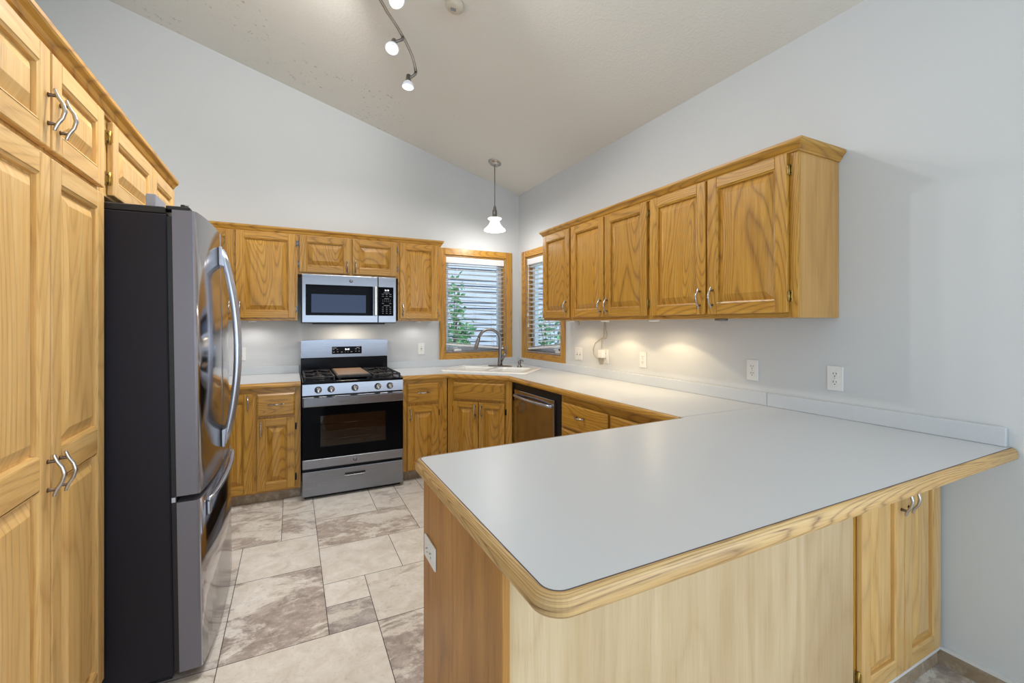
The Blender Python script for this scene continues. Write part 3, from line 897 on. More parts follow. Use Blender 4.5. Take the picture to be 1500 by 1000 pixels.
# peninsula base -----------------------------------------------
PX0, PY0, PY1 = 0.388, 0.830, 1.430
pen = thing('peninsula_cabinet', 'pale oak peninsula base with plywood back and two-door cabinet at the wall end', 'cabinet', (PX0, PY0, 0), (0, 0, 0))
pl = 1.720 - PX0                  # length of the plain back panel
PW = XR - 0.016 - PX0
b = MB()
b.box(0.019, PW, 0.0185, PY1 - PY0, 0.004, HB_, g=2)
b.box(pl, PW, 0.0, 0.0180, 0.074, HB_, g=2, bev=0.001)
b.done('carcass', 'oak', pen)
b = MB(); b.box(0.0, 0.0185, -0.006, PY1 - PY0, 0.004, HB_, g=2, bev=0.002); b.done('end_panel', 'ply_side', pen)
b = MB(); b.box(0.019, pl - 0.003, 0.0, 0.0180, 0.004, HB_, g=2, bev=0.001); b.done('back_panel', 'ply', pen)
dm = (pl + 0.012 + PW - 0.004) / 2
d = door_part(pen, 'door', pl + 0.012, dm - 0.002, 0.078, 0.846, mat='oak_lit'); pull(d, dm - 0.026, 0.720, -0.02)
hinge(d, pl + 0.0115, 0.150, 0, -1, 'brass'); hinge(d, pl + 0.0115, 0.775, 0, -1, 'brass')
d = door_part(pen, 'door', dm + 0.002, PW - 0.004, 0.078, 0.846, mat='oak_lit'); pull(d, dm + 0.026, 0.720, -0.02)
b = MB()
b.box(pl, PW, -0.008, -0.0005, 0.002, 0.060, g=0)
b.box(pl, PW, -0.014, -0.0005, 0.060, 0.072, mi=1)
b.done('base_strip', ['toe', 'white_trim'], pen)

# ------------------------------------------------------------------ worktops
ZW = 0.914
EDGE = [(0.0, 0.874), (0.0, 0.9138), (-0.006, 0.9138), (-0.012, 0.908), (-0.0165, 0.899), (-0.018, 0.890), (-0.018, 0.884), (-0.015, 0.877), (-0.010, 0.874)]
def arc(cx_, cy_, r, a0, a1, n=8):
    return [(cx_ + r * math.cos(R(a0 + (a1 - a0) * i / n)), cy_ + r * math.sin(R(a0 + (a1 - a0) * i / n))) for i in range(n + 1)]
def slab(b, outer, holes, z0, z1, mi=0):
    loops = [outer] + holes
    flat = [p for lp in loops for p in lp]
    tris = tessellate_polygon([[Vector((p[0], p[1], 0)) for p in lp] for lp in loops])
    t = bmesh.new()
    A = [t.verts.new((p[0], p[1], z0)) for p in flat]; B = [t.verts.new((p[0], p[1], z1)) for p in flat]
    for q in tris:
        t.faces.new([A[i] for i in q][::-1]); t.faces.new([B[i] for i in q])
    k = 0
    for lp in loops:
        m = len(lp)
        for i in range(m):
            t.faces.new((A[k + i], A[k + (i + 1) % m], B[k + (i + 1) % m], B[k + i]))
        k += m
    bmesh.ops.recalc_face_normals(t, faces=list(t.faces))
    b.absorb(t, mi=mi)

# sink geometry (shared by the cut-out)
SN = Vector((0.7071, 0.7071)); ST = Vector((0.7071, -0.7071))
SCN = 3.690 + 0.280; SCT = -1.530
SCX = SN * SCN + ST * SCT
def spt(t, n): 
    v = SCX + ST * t + SN * n
    return (v.x, v.y)

def worktop(name, label, outer, front, holes=[], edge='oak'):
    root = thing(name, label, 'countertop', (0, 0, 0))
    # root at the slab's base
    b = MB(); slab(b, outer, holes, 0.874, ZW)
    top = b.done('laminate_top', 'laminate', root)
    b = MB(); sweep(b, front, EDGE)
    b.done('oak_edge', edge, root)
    b = MB()
    sweep(b, front, [(0.0012, ZW - 0.004), (0.0012, ZW + 0.0003), (-0.0012, ZW + 0.0003), (-0.0012, ZW - 0.004)])
    b.done('edge_line', 'seam', root)
    return root
E_ = 0.016
def splash(root, boxes):
    b = MB()
    for q in boxes: b.box(*q, bev=0.002)
    b.done('backsplash', 'laminate', root)
ZS = ZW + 0.070
# left of the range
yf = 3.790 + E_
r1 = worktop('countertop', 'short white laminate countertop left of the range', [(-1.34, yf), (0.062, yf), (0.062, YB - 0.003), (-1.34, YB - 0.003)],
             [(-1.34, yf), (0.062, yf)])
splash(r1, [(-1.34, 0.062, YB - 0.022, YB - 0.003, ZW + 0.0005, ZS)])
# main run round the corner
xf = 1.650 + E_
dsh = E_ * (math.sqrt(2) - 1)
fr = [(0.848, yf), (1.250 + dsh, yf), (xf, 3.390 + dsh), (xf, 1.5345)]
hole = [spt(-0.385, -0.235), spt(0.385, -0.235), spt(0.385, 0.235), spt(-0.385, 0.235)]
r2 = worktop('countertop', 'white laminate countertop wrapping the corner sink along the right wall', fr + [(XR - 0.003, 1.5305), (XR - 0.003, YB - 0.003), (0.848, YB - 0.003)],
             fr, [hole])
splash(r2, [(0.848, XR - 0.023, YB - 0.022, YB - 0.003, ZW + 0.0005, ZS), (XR - 0.022, XR - 0.003, 1.5305, YB - 0.003, ZW + 0.0005, ZS)])
# peninsula top
px0, py0 = 0.365 + E_, 0.606 + E_
pa = arc(px0 + 0.035, py0 + 0.035, 0.035, 180, 270, 8)
pb = arc(px0 + 0.020, 1.458 - 0.020, 0.020, 95, 180, 5)
fr = [(xf, 1.5290 - 0.0135), ] + pb + pa + [(XR - 0.006, py0)]
r3 = worktop('countertop', 'large white laminate peninsula countertop with worn oak edge, front right', [(xf, 1.5290)] + fr + [(XR - 0.003, py0), (XR - 0.003, 1.5290)], fr, edge='oak_edge')
splash(r3, [(XR - 0.022, XR - 0.003, 0.632, 1.5290, ZW + 0.0005, ZS)])

# ------------------------------------------------------------------ sink, faucet, soap dispenser
sk = thing('kitchen_sink', 'white double-bowl sink set diagonally in the corner countertop', 'sink', (SCX.x, SCX.y, ZW + 0.001), (0, 0, R(-45)))
b = MB()
def rrect(w, h, r, n=5, cx_=0, cy_=0):
    out = []
    for (sx, sy, a) in ((1, 1, 0), (-1, 1, 90), (-1, -1, 180), (1, -1, 270)):
        out += arc(cx_ + sx * (w / 2 - r), cy_ + sy * (h / 2 - r), r, a, a + 90, n)
    return out
def loft(b, secs, mi=0):
    t = bmesh.new(); k = len(secs[0][0])
    V_ = [[t.verts.new((p[0], p[1], z)) for p in pl_] for pl_, z in secs]
    for A, B in zip(V_, V_[1:]):
        for i in range(k): t.faces.new((A[i], A[(i + 1) % k], B[(i + 1) % k], B[i]))
    return t, V_
bowls = [(-0.185, -0.02, 0.33, 0.38), (0.185, -0.02, 0.33, 0.38)]
outer = rrect(0.845, 0.56, 0.05)
bl = [rrect(w, h, 0.06, 5, cx_, cy_) for cx_, cy_, w, h in bowls]
zr = 0.016
slab(b, rrect(0.825, 0.54, 0.045), bl, 0.002, zr)
t, V_ = loft(b, [(outer, 0.0), (outer, 0.008), (rrect(0.825, 0.54, 0.045), zr)])
bmesh.ops.recalc_face_normals(t, faces=list(t.faces)); b.absorb(t, smooth=False)
for (cx_, cy_, w, h) in bowls:
    t, V_ = loft(b, [(rrect(w, h, 0.06, 5, cx_, cy_), zr), (rrect(w - 0.02, h - 0.02, 0.055, 5, cx_, cy_), 0.0), (rrect(w - 0.04, h - 0.04, 0.05, 5, cx_, cy_), -0.14), (rrect(w - 0.10, h - 0.10, 0.04, 5, cx_, cy_), -0.165)])
    t.faces.new(V_[-1]); b.absorb(t, smooth=False)
b.done('basin', 'porcelain', sk)
for (cx_, cy_, w, h) in bowls:
    b = MB(); b.lathe([(0, 0.001), (0.03, 0.001), (0.042, 0.004), (0.044, 0.0), (0.0, 0.0)], 20, mat=Tm((cx_, cy_, -0.1648)))
    b.done('drain', 'nickel', sk)

fc = thing('faucet', 'gooseneck pull-down kitchen faucet in brushed nickel at the corner sink', 'faucet', (SCX.x + SN.x * 0.222 + ST.x * 0.0, SCX.y + SN.y * 0.222, ZW + 0.0175), (0, 0, R(-45)))
b = MB()
pl_ = rrect(0.255, 0.056, 0.027, 6)
t, V_ = loft(b, [(pl_, 0.0), (pl_, 0.006), (rrect(0.235, 0.040, 0.019, 6), 0.011)]); t.faces.new(V_[-1]); t.faces.new(V_[0][::-1]); bmesh.ops.recalc_face_normals(t, faces=list(t.faces)); b.absorb(t)
b.done('deck_plate', 'nickel_dark', fc)
b = MB()
ang = R(205)          # spout swing, towards the left bowl
dx, dy = math.cos(ang), math.sin(ang)
r_ = 0.108; zt = 0.265
pts = [(0, 0, 0.010), (0, 0, 0.06), (0, 0, 0.14), (0, 0, zt)]
rad = [0.026, 0.023, 0.017, 0.0145]
for i in range(1, 13):
    a = math.pi * i / 12 * 0.94
    q = r_ * (1 - math.cos(a)); pts.append((dx * q, dy * q, zt + r_ * math.sin(a))); rad.append(0.0145)
b.tube(pts, rad, 16); b.done('spout', 'nickel_dark', fc)
b = MB()
e0 = Vector(pts[-1]); dd = (Vector(pts[-1]) - Vector(pts[-2])).normalized()
b.tube([e0 - dd * 0.004, e0 + dd * 0.02, e0 + dd * 0.09, e0 + dd * 0.115], [0.0155, 0.018, 0.020, 0.017], 14)
b.done('spray_head', 'nickel_dark', fc)
b = MB()
b.tube([(0.006, -0.002, 0.05), (0.045, -0.015, 0.105), (0.068, -0.022, 0.135)], [0.016, 0.017, 0.018], 12)
b.tube([(0.066, -0.022, 0.128), (0.078, -0.028, 0.165), (0.084, -0.03, 0.205)], [0.010, 0.0065, 0.0075], 10)
b.done('lever', 'nickel_dark', fc)
sp_ = spt(0.205, 0.225)
sd = thing('soap_dispenser', 'small nickel soap dispenser pump right of the faucet', 'soap dispenser', (sp_[0], sp_[1], ZW + 0.0175), (0, 0, R(-45)))
b = MB(); b.lathe([(0, 0), (0.024, 0), (0.024, 0.008), (0.014, 0.016), (0.012, 0.034), (0.018, 0.045), (0.016, 0.060), (0.0, 0.064)], 18); b.done('pump_body', 'nickel_dark', sd)
b = MB(); b.tube([(0, 0, 0.060), (0.02, -0.015, 0.072), (0.045, -0.03, 0.066), (0.050, -0.033, 0.056)], [0.009, 0.007, 0.006, 0.005], 8); b.done('nozzle', 'nickel_dark', sd)

# ------------------------------------------------------------------ range
rg = thing('range', 'freestanding stainless gas range with black oven door', 'range', (0.4555, 3.736, 0), (0, 0, 0))
hw = 0.3835
b = MB()
b.box(-hw + 0.003, hw - 0.003, 0.036, 0.74, 0.062, 0.892)
b.box(-hw + 0.015, hw - 0.015, 0.05, 0.70, 0.0, 0.0615)
b.done('body', 'black', rg)
b = MB()
b.box(-hw, hw, 0.0, 0.034, 0.030, 0.219, bev=0.004, seg=2)
dr = b.done('drawer', 'steel', rg)
b = MB()
b.box(-0.080, 0.080, -0.0012, -0.0002, 0.146, 0.181, mi=1)
b.box(-0.080, 0.080, -0.005, -0.0013, 0.146, 0.158, bev=0.0015); b.box(-0.080, 0.080, -0.003, -0.0013, 0.178, 0.183)
b.box(-0.083, -0.078, -0.004, -0.0013, 0.146, 0.183); b.box(0.078, 0.083, -0.004, -0.0013, 0.146, 0.183)
b.done('handle', ['steel', 'slot'], dr)
dz = MB()
# oven door: frame pieces around a real window opening
dz.box(-hw, hw, 0.0, 0.034, 0.240, 0.312, bev=0.003, mi=0)
dz.box(-hw, hw, 0.0, 0.034, 0.722, 0.794, bev=0.003, mi=0)
wx0, wx1, wz0, wz1 = -0.256, 0.242, 0.402, 0.645
dz.box(-hw, wx0, 0.001, 0.034, 0.3121, 0.7219, mi=1); dz.box(wx1, hw, 0.001, 0.034, 0.3121, 0.7219, mi=1)
dz.box(wx0, wx1, 0.001, 0.034, 0.3121, wz0, mi=1); dz.box(wx0, wx1, 0.001, 0.034, wz1, 0.7219, mi=1)
dz.box(wx0, wx1, 0.030, 0.034, wz0, wz1, mi=2)
od = dz.done('oven_door', ['steel', 'black_glass', 'oven_dark'], rg)
b = MB(); b.box(wx0, wx1, 0.002, 0.004, wz0, wz1); b.done('oven_window', 'oven_glass', od)
b = MB()
for z in (0.455, 0.520, 0.575):
    b.tube([(wx0, 0.017, z), (wx1, 0.017, z)], 0.0022, 6)
b.done('oven_rack', 'nickel', od)
b = MB()
b.box(-hw + 0.004, hw - 0.004, -0.030, -0.014, 0.722, 0.790, bev=0.006, seg=2)
b.box(-hw + 0.004, -hw + 0.030, -0.016, -0.0002, 0.730, 0.785); b.box(hw - 0.030, hw - 0.004, -0.016, -0.0002, 0.730, 0.785)
for a, c in ((-0.245, -0.18), (-0.155, -0.005), (0.025, 0.175), (0.20, 0.265)):
    b.box(a, c, -0.027, -0.017, 0.7900, 0.7906, mi=1)
b.done('handle', ['steel', 'slot'], od)
def monogram(parent, x, z, y, r):
    b = MB()
    b.lathe([(0, 0), (r, 0), (r, 0.001), (0, 0.001)], 28, mi=0, mat=Tm((x, y, z), (R(90), 0, 0)))
    pts = [(x + r * 0.9 * math.cos(a), y - 0.0012, z + r * 0.9 * math.sin(a)) for a in [2 * math.pi * k / 28 for k in range(28)]]
    b.tube(pts, r * 0.06, 6, mi=1, closed=True)
    for s_ in range(4):
        a = math.pi / 2 * s_ + 0.4
        pp = [(x + r * (0.78 - 0.04 * k) * math.cos(a + 0.28 * k), y - 0.0012, z + r * (0.78 - 0.04 * k) * math.sin(a + 0.28 * k)) for k in range(5)]
        b.tube(pp, r * 0.045, 5, mi=1)
    o = b.done('badge', ['steel', 'logo'], parent)
    text_mesh('GE', r * 0.85, 'monogram', 'logo', o if False else parent, Tm((x, y - 0.0014, z)) @ FRONT)
    return o
monogram(od, 0.0, 0.276, -0.0003, 0.016)
b = MB()
b.prism([(0.0, 0.808), (0.008, 0.892), (0.060, 0.892), (0.060, 0.808)], -hw, hw, axis=0)
b.done('control_panel', 'steel', rg)
for kx in (-0.272, -0.179, -0.001, 0.177, 0.274):
    kn = MB()
    mm = Tm((kx, 0.0040, 0.848), (R(90) - 0.095, 0, 0))
    kn.lathe([(0, 0), (0.026, 0), (0.0265, 0.004), (0.022, 0.009), (0.0195, 0.030), (0.017, 0.033), (0, 0.034)], 24, mat=mm)
    kn.box(-0.0045, 0.0045, -0.020, 0.020, 0.030, 0.043, bev=0.002, mat=mm)
    kn.box(-0.0018, 0.0018, 0.0, 0.019, 0.0430, 0.0434, mi=1, mat=mm)
    kn.done('knob', ['nickel', 'slot'], rg)
b = MB()
b.box(-hw + 0.001, hw - 0.001, -0.006, 0.690, 0.8925, 0.912, bev=0.006, seg=3)
b.box(-hw + 0.001, hw - 0.001, 0.684, 0.735, 0.912, 1.05, bev=0.004)
b.box(-hw + 0.02, hw - 0.02, 0.03, 0.66, 0.9121, 0.9135)
b.done('cooktop', 'black_gloss', rg)
for sx in (-1, 1):
    cxg = sx * 0.2585
    for cy_, rr in ((0.20, 0.045), (0.49, 0.036)):
        b = MB(); b.lathe([(0, 0.0), (rr * 1.35, 0.0), (rr * 1.3, 0.006), (rr, 0.008), (rr, 0.018), (rr * 0.92, 0.022), (0, 0.022)], 22, mat=Tm((cxg, cy_, 0.9136)))
        b.done('burner', 'iron', rg)
    b = MB(); gw, z = 0.112, 0.946; t_ = 0.006
    for (xa, xb, ya, yb) in ((-gw, gw, 0.045, 0.057), (-gw, gw, 0.633, 0.645), (-gw, -gw + 0.012, 0.057, 0.633), (gw - 0.012, gw, 0.057, 0.633), (-gw, gw, 0.338, 0.350)):
        b.box(cxg + xa, cxg + xb, ya, yb, z - 0.012, z, bev=0.002)
    for cy_ in (0.20, 0.49):
        for k in range(4):
            a = math.pi / 2 * k
            ca, sa = math.cos(a), math.sin(a)
            r0, r1_ = 0.028, (0.105 if k % 2 == 0 else 0.14)
            b.tube([(cxg + ca * r0, cy_ + sa * r0, z + 0.002), (cxg + ca * r1_, cy_ + sa * r1_, z - 0.004)], 0.0055, 6)
    for xx in (-gw + 0.006, gw - 0.006):
        for yy in (0.051, 0.344, 0.639):
            b.box(cxg + xx - 0.006, cxg + xx + 0.006, yy - 0.006, yy + 0.006, 0.9138, z - 0.010)
    b.done('grate', 'iron', rg)
b = MB()
b.box(-0.135, 0.135, 0.05, 0.645, 0.925, 0.948, bev=0.004, mi=0)
b.box(-0.122, 0.122, 0.085, 0.63, 0.9481, 0.951, bev=0.002, mi=1)
b.box(-0.12, -0.10, 0.06, 0.08, 0.9137, 0.926); b.box(0.10, 0.12, 0.06, 0.08, 0.9137, 0.926); b.box(-0.12, -0.10, 0.6, 0.62, 0.9137, 0.926); b.box(0.10, 0.12, 0.6, 0.62, 0.9137, 0.926)
b.done('griddle', ['iron', 'griddle'], rg)
b = MB()
n_ = 16
poly = [(-hw + 0.001, 1.0505)] + [(hw - 0.001, 1.0505)] + [(hw - 0.001 - (2 * hw - 0.002) * i / n_, 1.208 + 0.010 * math.sin(math.pi * i / n_)) for i in range(n_ + 1)]
b.prism(poly, 0.682, 0.735, axis=1, bev=0.0)
bgd = b.done('backguard', 'steel', rg)
b = MB()
b.box(-0.122, 0.142, 0.6785, 0.6818, 1.080, 1.148, bev=0.0012)
for (xx, zz, ww) in ((-0.100, 1.136, 0.04), (0.108, 1.138, 0.028), (-0.108, 1.122, 0.014), (-0.075, 1.122, 0.010), (-0.105, 1.098, 0.016), (-0.072, 1.100, 0.012), (-0.036, 1.097, 0.016), (0.018, 1.098, 0.006), (-0.006, 1.098, 0.005), (0.050, 1.098, 0.014), (0.090, 1.124, 0.016), (0.118, 1.124, 0.012), (0.090, 1.102, 0.012), (0.118, 1.102, 0.014)):
    b.box(xx - ww / 2, xx + ww / 2, 0.6779, 0.6784, zz - 0.0022, zz + 0.0022, mi=1)
b.done('display', ['black_glass', 'print'], bgd)
text_mesh('8:10', 0.022, 'clock_digits', 'digits', bgd, Tm((0.012, 0.6780, 1.122)) @ FRONT)

# ------------------------------------------------------------------ microwave
mw = thing('microwave', 'stainless over-the-range microwave above the range', 'microwave', (0.466, 4.100, 1.367), (0, 0, 0))
mh = 0.414; mwd = 0.391
b = MB(); b.box(-mwd, mwd, 0.026, YB - 0.002 - 4.100, 0.0, mh - 0.002, bev=0.002)
b.box(-0.30, 0.30, 0.06, 0.36, -0.010, 0.0, mi=0)
b.done('case', 'black', mw)
b = MB()
sx = 0.231
b.box(-mwd, sx - 0.002, 0.0, 0.0255, 0.004, mh, bev=0.004, seg=2, mi=0)
md = b.done('door', 'steel', mw)
b = MB(); b.box(-0.362, 0.186, -0.0025, -0.0002, 0.066, 0.328, bev=0.001, mi=0); b.box(-0.318, 0.124, -0.0032, -0.0026, 0.090, 0.247, mi=1)
b.done('window', ['black_glass', 'screen_blue'], md)
b = MB()
b.box(0.1935, 0.2195, -0.034, -0.0205, 0.066, 0.328, bev=0.005, seg=2)
b.box(0.200, 0.214, -0.020, -0.0002, 0.072, 0.09); b.box(0.200, 0.214, -0.020, -0.0002, 0.304, 0.322)
b.done('handle', 'nickel', md)
monogram(md, 0.0, 0.368, -0.0003, 0.015)
b = MB(); b.box(sx + 0.001, mwd, 0.0, 0.0255, 0.004, mh, bev=0.004, seg=2); mp = b.done('control_panel', 'steel', mw)
b = MB(); b.box(sx + 0.001, 0.366, -0.0025, -0.0002, 0.066, 0.326, bev=0.001)
cx_ = 0.305
for zz, ws in ((0.275, (0.05,)), (0.262, (0.018, 0.018, 0.018)), (0.243, (0.016, 0.016, 0.02)), (0.222, (0.04,)), (0.210, (0.005,) * 5), (0.195, (0.005,) * 5), (0.178, (0.016, 0.018)), (0.160, (0.05,)), (0.146, (0.014,) * 3), (0.127, (0.014,) * 3), (0.109, (0.014,) * 3), (0.090, (0.010, 0.014, 0.016))):
    m_ = len(ws)
    for i, ww in enumerate(ws):
        xx = cx_ + (0 if m_ == 1 else (i / (m_ - 1) - 0.5) * 0.066)
        b.box(xx - ww / 2, xx + ww / 2, -0.0031, -0.0026, zz - 0.0022, zz + 0.0022, mi=1)
b.done('keypad', ['black_glass', 'print'], mp)
text_mesh('8:10', 0.021, 'clock_digits', 'digits', mp, Tm((cx_ + 0.002, -0.0029, 0.297)) @ FRONT)
# ------------------------------------------------------------------ dishwasher
dw = thing('dishwasher', 'stainless dishwasher built in right of the corner sink', 'dishwasher', (XRF, 3.335, 0), (0, 0, R(-90)))
dwW = 3.335 - 2.614
b = MB(); b.box(0.004, dwW - 0.002, 0.002, 0.60, 0.1, 0.868); b.box(0.004, dwW - 0.002, 0.06, 0.58, 0.002, 0.0995)
b.done('tub', 'black', dw)
b = MB(); b.box(0.030, 0.655, -0.022, 0.0015, 0.105, 0.815, bev=0.005, seg=2); dd_ = b.done('door', 'fridge_steel', dw)
b = MB()
pts = []
for i in range(13):
    u = i / 12; pts.append((0.055 + 0.575 * u, -0.036 - 0.030 * math.sin(math.pi * u), 0.768))
b.tube(pts, 0.011, 10)
b.tube([(0.058, -0.0222, 0.768), (0.058, -0.038, 0.768)], 0.011, 10); b.tube([(0.627, -0.0222, 0.768), (0.627, -0.038, 0.768)], 0.011, 10)
b.done('handle', 'chrome_blue', dd_)

# ------------------------------------------------------------------ refrigerator
fg = thing('refrigerator', 'large french-door refrigerator with charcoal side and stainless front', 'refrigerator', (-0.306, 2.046, 0.0), (-0.0135, 0, R(90)))
FW = 0.910
def fy(x): return -0.024 * (1 - abs((x - FW / 2) / (FW / 2)) ** 3.2)
b = MB()
b.box(0.0, FW, 0.090, 0.72, 0.045, 1.772, bev=0.004)
b.box(0.03, FW - 0.03, 0.10, 0.70, 0.016, 0.0448)
b.done('case', 'charcoal', fg)
b = MB(); b.box(0.012, FW - 0.012, 0.074, 0.0898, 0.05, 1.765); b.done('gasket', 'black', fg)
def fdoor(name, xa, xb, z0, z1):
    n = 14
    pts = [(xa + (xb - xa) * i / n) for i in range(n + 1)]
    fr_ = [(x_, fy(x_)) for x_ in pts]
    fr_[0] = (fr_[0][0] + 0.008, fr_[0][1]); fr_[-1] = (fr_[-1][0] - 0.010, fr_[-1][1])
    poly = [(xb, 0.072), (xa, 0.072), (xa, fr_[0][1] + 0.010), (xa + 0.0025, fr_[0][1] + 0.0035)] + fr_ + [(xb - 0.0025, fr_[-1][1] + 0.0035), (xb, fr_[-1][1] + 0.010)]
    b = MB(); t = bmesh.new()
    A = [t.verts.new((p[0], p[1], z0)) for p in poly]; B = [t.verts.new((p[0], p[1], z1)) for p in poly]
    k = len(poly)
    t.faces.new(A); t.faces.new(B[::-1])
    for i in range(k): t.faces.new((A[i], A[(i + 1) % k], B[(i + 1) % k], B[i]))
    bmesh.ops.recalc_face_normals(t, faces=list(t.faces)); t.normal_update()
    side = [tuple(sorted(v.index for v in f.verts)) for f in t.faces]
    b.absorb(t)
    b.bm.faces.ensure_lookup_table()
    for f in b.bm.faces:
        c = f.calc_center_median(); nn = f.normal if f.normal.length else Vector((0, 0, 0))
        f.normal_update()
        f.material_index = 0 if f.normal.y < -0.9 else (2 if f.normal.y < -0.55 else 1)
        if f.normal.y < -0.9: f.smooth = True
    return b.done(name, ['fridge_steel', 'door_side', 'chrome_blue'], fg)
dl_ = fdoor('door', 0.002, FW / 2 - 0.0015, 0.712, 1.790)
dr_ = fdoor('door', FW / 2 + 0.0015, FW - 0.002, 0.712, 1.790)
fz = fdoor('freezer_drawer', 0.002, FW - 0.002, 0.048, 0.688)
for dpt, hx in ((dl_, FW / 2 - 0.040), (dr_, FW / 2 + 0.040)):
    b = MB(); pts = []; rr = []
    for i in range(17):
        u = i / 16; z = 0.80 + (1.705 - 0.80) * u
        pts.append((hx, fy(hx) - 0.006 - 0.060 * math.sin(math.pi * u) ** 0.8, z)); rr.append(0.0132)
    b.tube(pts, rr, 12)
    b.prism([(fy(hx), 0.785), (fy(hx) - 0.013, 0.785), (fy(hx) - 0.021, 0.875), (fy(hx), 0.865)], hx - 0.015, hx + 0.015, axis=0, bev=0.003); b.prism([(fy(hx), 1.72), (fy(hx) - 0.013, 1.72), (fy(hx) - 0.021, 1.628), (fy(hx), 1.635)], hx - 0.015, hx + 0.015, axis=0, bev=0.003)
    b.done('handle', 'chrome_blue', dpt)
b = MB(); pts = []
for i in range(17):
    u = i / 16; x_ = 0.07 + 0.77 * u
    pts.append((x_, fy(x_) - 0.009 - 0.010 * math.sin(math.pi * u) ** 0.85, 0.660))
b.tube(pts, 0.0085, 12)
for x_ in (0.085, 0.825):
    b.box(x_ - 0.014, x_ + 0.014, fy(x_) - 0.013, fy(x_) + 0.0, 0.600, 0.668, bev=0.004)
b.done('handle', 'chrome_blue', fz)
b = MB()
b.box(0.002, FW - 0.002, 0.092, 0.40, 1.7725, 1.798, bev=0.003)
b.box(0.012, 0.075, 0.018, 0.0925, 1.7905, 1.806, bev=0.003); b.box(FW - 0.075, FW - 0.012, 0.018, 0.0925, 1.7905, 1.806, bev=0.003)
b.lathe([(0, 0), (0.013, 0), (0.013, 0.012), (0, 0.012)], 12, mat=Tm((0.045, 0.04, 1.806)))
b.done('hinge_cover', 'black', fg)
b = MB()
b.box(0.006, 0.040, 0.076, 0.088, 0.690, 0.708); b.done('center_hinge', 'chrome_blue', fg)
gb = MB()
gb.box(-0.016, 0.016, -0.075, 0.075, 0.0, 0.076, bev=0.002); o = gb.done('storage_box', 'grey_box', None, (-0.500, 2.275, 1.7995))
o.rotation_euler = (0, 0.0135, 0)
tag(o, 'small grey metal box lying on top of the refrigerator', 'box')

# ------------------------------------------------------------------ outlets, switch, adapter
GO = 'wall outlets'
def plate(name, label, cat, loc, rotz, kind='outlet', gangs=1):
    root = thing(name, label, cat, loc, (0, 0, rotz), 'white outlets and switches')
    w = 0.070 if gangs == 1 else 0.112
    b = MB(); b.box(-w / 2, w / 2, -0.0065, -0.0005, -0.058, 0.058, bev=0.003, seg=2); b.done('cover_plate', 'white_plastic', root)
    if kind == 'outlet':
        for zz in (-0.0195, 0.0195):
            b = MB()
            b.prism([(p[0], p[1] + zz) for p in rrect(0.033, 0.028, 0.010, 4)], -0.0082, -0.0066, axis=1)
            for xx, hh in ((-0.0065, 0.0045), (0.0065, 0.0038)):
                b.box(xx - 0.0013, xx + 0.0013, -0.0087, -0.0082, zz + 0.0035 - hh, zz + 0.0035 + hh, mi=1)
            b.lathe([(0, 0), (0.0026, 0), (0.0026, 0.0006), (0, 0.0006)], 10, mi=1, mat=Tm((0, -0.0082, zz - 0.0085), (R(90), 0, 0)))
            b.done('receptacle', ['white_plastic', 'slot'], root)
    elif kind == 'decora':
        b = MB(); b.box(-0.0165, 0.0165, -0.0085, -0.0066, -0.033, 0.033, bev=0.0012)
        for zz in (-0.018, 0.018):
            for xx in (-0.006, 0.006): b.box(xx - 0.001, xx + 0.001, -0.0089, -0.0085, zz - 0.004, zz + 0.004, mi=1)
        b.box(-0.006, 0.006, -0.0092, -0.0085, -0.004, 0.004, mi=1)
        b.done('receptacle', ['white_plastic', 'slot'], root)
    else:
        for xx in (-0.023, 0.023):
            b = MB(); b.box(xx - 0.005, xx + 0.005, -0.0072, -0.0066, -0.012, 0.012, mi=1)
            b.box(xx - 0.0035, xx + 0.0035, -0.018, -0.0066, -0.002, 0.009, bev=0.001)
            b.done('toggle', ['white_plastic', 'slot'], root)
    b = MB()
    for zz in ((0.0,) if kind == 'outlet' else (-0.046, 0.046)):
        b.lathe([(0, 0), (0.003, 0), (0.0025, 0.001), (0, 0.0012)], 10, mat=Tm((0, -0.0065, zz), (R(90), 0, 0)))
    b.done('screw', 'cord', root)
    return root
plate('wall_outlet', 'white outlet on the back wall beside the refrigerator handle', 'outlet', (-0.395, YB, 1.099), 0)
plate('wall_outlet', 'white outlet on the back wall between range and window', 'outlet', (1.196, YB, 1.104), 0, 'decora')
plate('wall_switch', 'double toggle switch plate on the right wall beside the window', 'switch', (XR, 3.311, 1.090), R(-90), 'switch', 2)
plate('wall_outlet', 'white outlet with a plug-in adapter in it under the wall cabinets', 'outlet', (XR, 2.925, 1.092), R(-90))
plate('wall_outlet', 'white outlet in the bright light pool under the middle wall cabinet', 'outlet', (XR, 2.493, 1.096), R(-90))
plate('wall_outlet', 'white outlet under the near end of the wall cabinets', 'outlet', (XR, 1.625, 1.100), R(-90))
plate('wall_outlet', 'white outlet on the open right wall nearest the camera, past the cabinets', 'outlet', (XR, 1.201, 1.100), R(-90))
po = plate('wall_outlet', 'white outlet mounted sideways on the brown end panel of the peninsula', 'outlet', (PX0, 1.342, 0.652), R(-90))
po.rotation_euler = (0, R(90), R(-90))
ad = thing('plug_adapter', 'white plug-in adapter with clear lower part plugged in below the wall cabinets', 'adapter', (XR - 0.0095, 2.945, 1.060), (0, 0, R(-90)))
b = MB(); b.box(-0.028, 0.028, -0.040, -0.001, 0.02, 0.085, bev=0.005, seg=2); b.done('housing', 'white_plastic', ad)
b = MB(); b.lathe([(0.022, 0.0), (0.024, -0.02), (0.016, -0.05), (0.012, -0.056), (0, -0.056)], 14, mat=Tm((0, -0.026, 0.0195))); b.done('clear_cup', 'clear_plastic', ad)
b = MB()
wx = XR - 0.006
